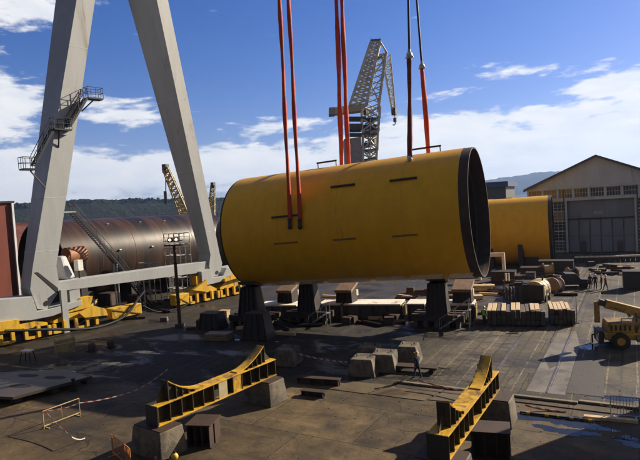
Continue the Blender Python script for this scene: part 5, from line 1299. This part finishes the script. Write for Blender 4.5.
W = bpy.data.worlds.new('World'); S.world = W; W.use_nodes = True
t = NT(W); out = t.n('ShaderNodeOutputWorld'); bg = t.n('ShaderNodeBackground', {'Strength': .065}); t.t.links.new(bg.outputs[0], out.inputs[0])
sky = t.n('ShaderNodeTexSky', sky_type='NISHITA'); sky.sun_disc = False; sky.sun_elevation = R(SUN_EL); sky.sun_rotation = R(SUN_AZ); sky.air_density = 1.0; sky.dust_density = .6; sky.ozone_density = 2.5
skyc = t.n('ShaderNodeHueSaturation', {'Color': sky.outputs[0], 'Saturation': 1.36, 'Value': 1.0}).outputs[0]
skyc = t.mix(1.0, skyc, (.61, .61, .94), 'MULTIPLY')
dirv = t.n('ShaderNodeTexCoord').outputs['Generated']
sp = t.n('ShaderNodeSeparateXYZ', {'Vector': dirv}); dx, dy, dz = sp.outputs
az = t.math('MULTIPLY', t.math('ARCTAN2', dx, dy), 180/PI); el = t.math('MULTIPLY', t.math('ARCSINE', dz), 180/PI)
pale = t.math('MULTIPLY', t.math('POWER', 2.718, t.math('DIVIDE', el, -4.5)), .55, True)
skyc = t.mix(pale, skyc, (5.6, 6.1, 6.9))
den = t.math('ADD', t.math('MAXIMUM', dz, 0), .07)
cv = t.n('ShaderNodeCombineXYZ', {0: t.math('DIVIDE', dx, den), 1: t.math('DIVIDE', dy, den), 2: .37}).outputs[0]
pv = t.n('ShaderNodeCombineXYZ', {0: t.math('MULTIPLY', az, .09), 1: t.math('MULTIPLY', el, .30), 2: 1.7}).outputs[0]
n1 = t.noise(pv, 1.0, 8, .62, .35); n2 = t.noise(cv, .55, 7, .60, .4); n3 = t.noise(pv, 4.5, 5, .6)
cl = t.math('ADD', t.math('MULTIPLY', n1, .62), t.math('MULTIPLY', n2, .38))
cl = t.math('ADD', cl, t.math('MULTIPLY', t.math('SUBTRACT', n3, .5), .34))
# how cloudy each part of the sky is: (azimuth, elevation, half widths, amount)
bias = None
BL = [(-60,10.0,3.4,3.2,.30), (-48.8,10.0,4.5,1.3,.24), (-57.5,19.6,5,1.6,.24), (-38,8.3,7,1.3,.17), (-15,7.0,11,1.8,.31), (-19,10.3,6,1.0,.20), (-1,9.3,4,1.0,.34), (-7,7.4,7,1.1,.31), (-33,8.6,5,.9,.24), (-28,6.3,10,1.2,.27),
      (5,7.5,8,2,.24), (-38,4.4,24,2.5,.36), (-60,4.2,15,2.9,.37), (-15,3.4,28,3.3,.50), (-6,11.5,6,1.2,.15), (-12,13,5,.8,.10), (20,6,20,5,.25), (-90,8,20,5,.25)]
for (a, e, sa, se, amt) in BL:
    q = t.math('ADD', t.math('POWER', t.math('ABSOLUTE', t.math('DIVIDE', t.math('SUBTRACT', az, a), sa)), 2), t.math('POWER', t.math('ABSOLUTE', t.math('DIVIDE', t.math('SUBTRACT', el, e), se)), 2))
    gsn = t.math('MULTIPLY', t.math('POWER', 2.718, t.math('MULTIPLY', q, -.8)), amt)
    bias = gsn if bias is None else t.math('MAXIMUM', bias, gsn)
cl = t.math('SUBTRACT', t.math('ADD', cl, bias), .02)
mask = t.ramp(cl, .583, .705)
shade = t.ramp(t.noise(pv, 2.2, 8, .6, .3), .35, .7)
CB = 8.8
ccol = t.mix(shade, (CB*.98, CB*.97, CB*.95), (CB*.82, CB*.85, CB*.89))
fin = t.mix(t.math('MULTIPLY', mask, .92), skyc, ccol)
# grey cloud bank added unseen behind the camera and overhead to cut the fill
bk_ = t.math('ADD', t.math('ADD', t.math('MULTIPLY', dx, .5), t.math('MULTIPLY', dy, -.866)), t.math('MULTIPLY', dz, .55))
bk_ = t.math('ADD', bk_, t.math('MULTIPLY', t.math('SUBTRACT', t.noise(dirv, 2.2, 8, .6, .4), .5), .35))
fin = t.mix(t.math('MULTIPLY', t.ramp(bk_, -.12, .30), .9), fin, t.n('ShaderNodeHueSaturation', {'Color': t.mix(t.noise(dirv, 3, 6, .6), (.54,.55,.59), (1.22,1.20,1.20)), 'Value': t.math('ADD', .62, t.math('MULTIPLY', t.math('MAXIMUM', dz, 0), 1.15))}).outputs[0])
t.t.links.new(fin, bg.inputs['Color'])

S.view_settings.view_transform = 'Standard'; S.view_settings.look = 'None'; S.view_settings.gamma = 1; S.view_settings.use_curve_mapping = False
S.view_settings.exposure = 0.9
S.render.engine = 'CYCLES'
S.cycles.max_bounces = 5; S.cycles.diffuse_bounces = 3; S.cycles.glossy_bounces = 2; S.cycles.transmission_bounces = 1; S.cycles.volume_bounces = 0
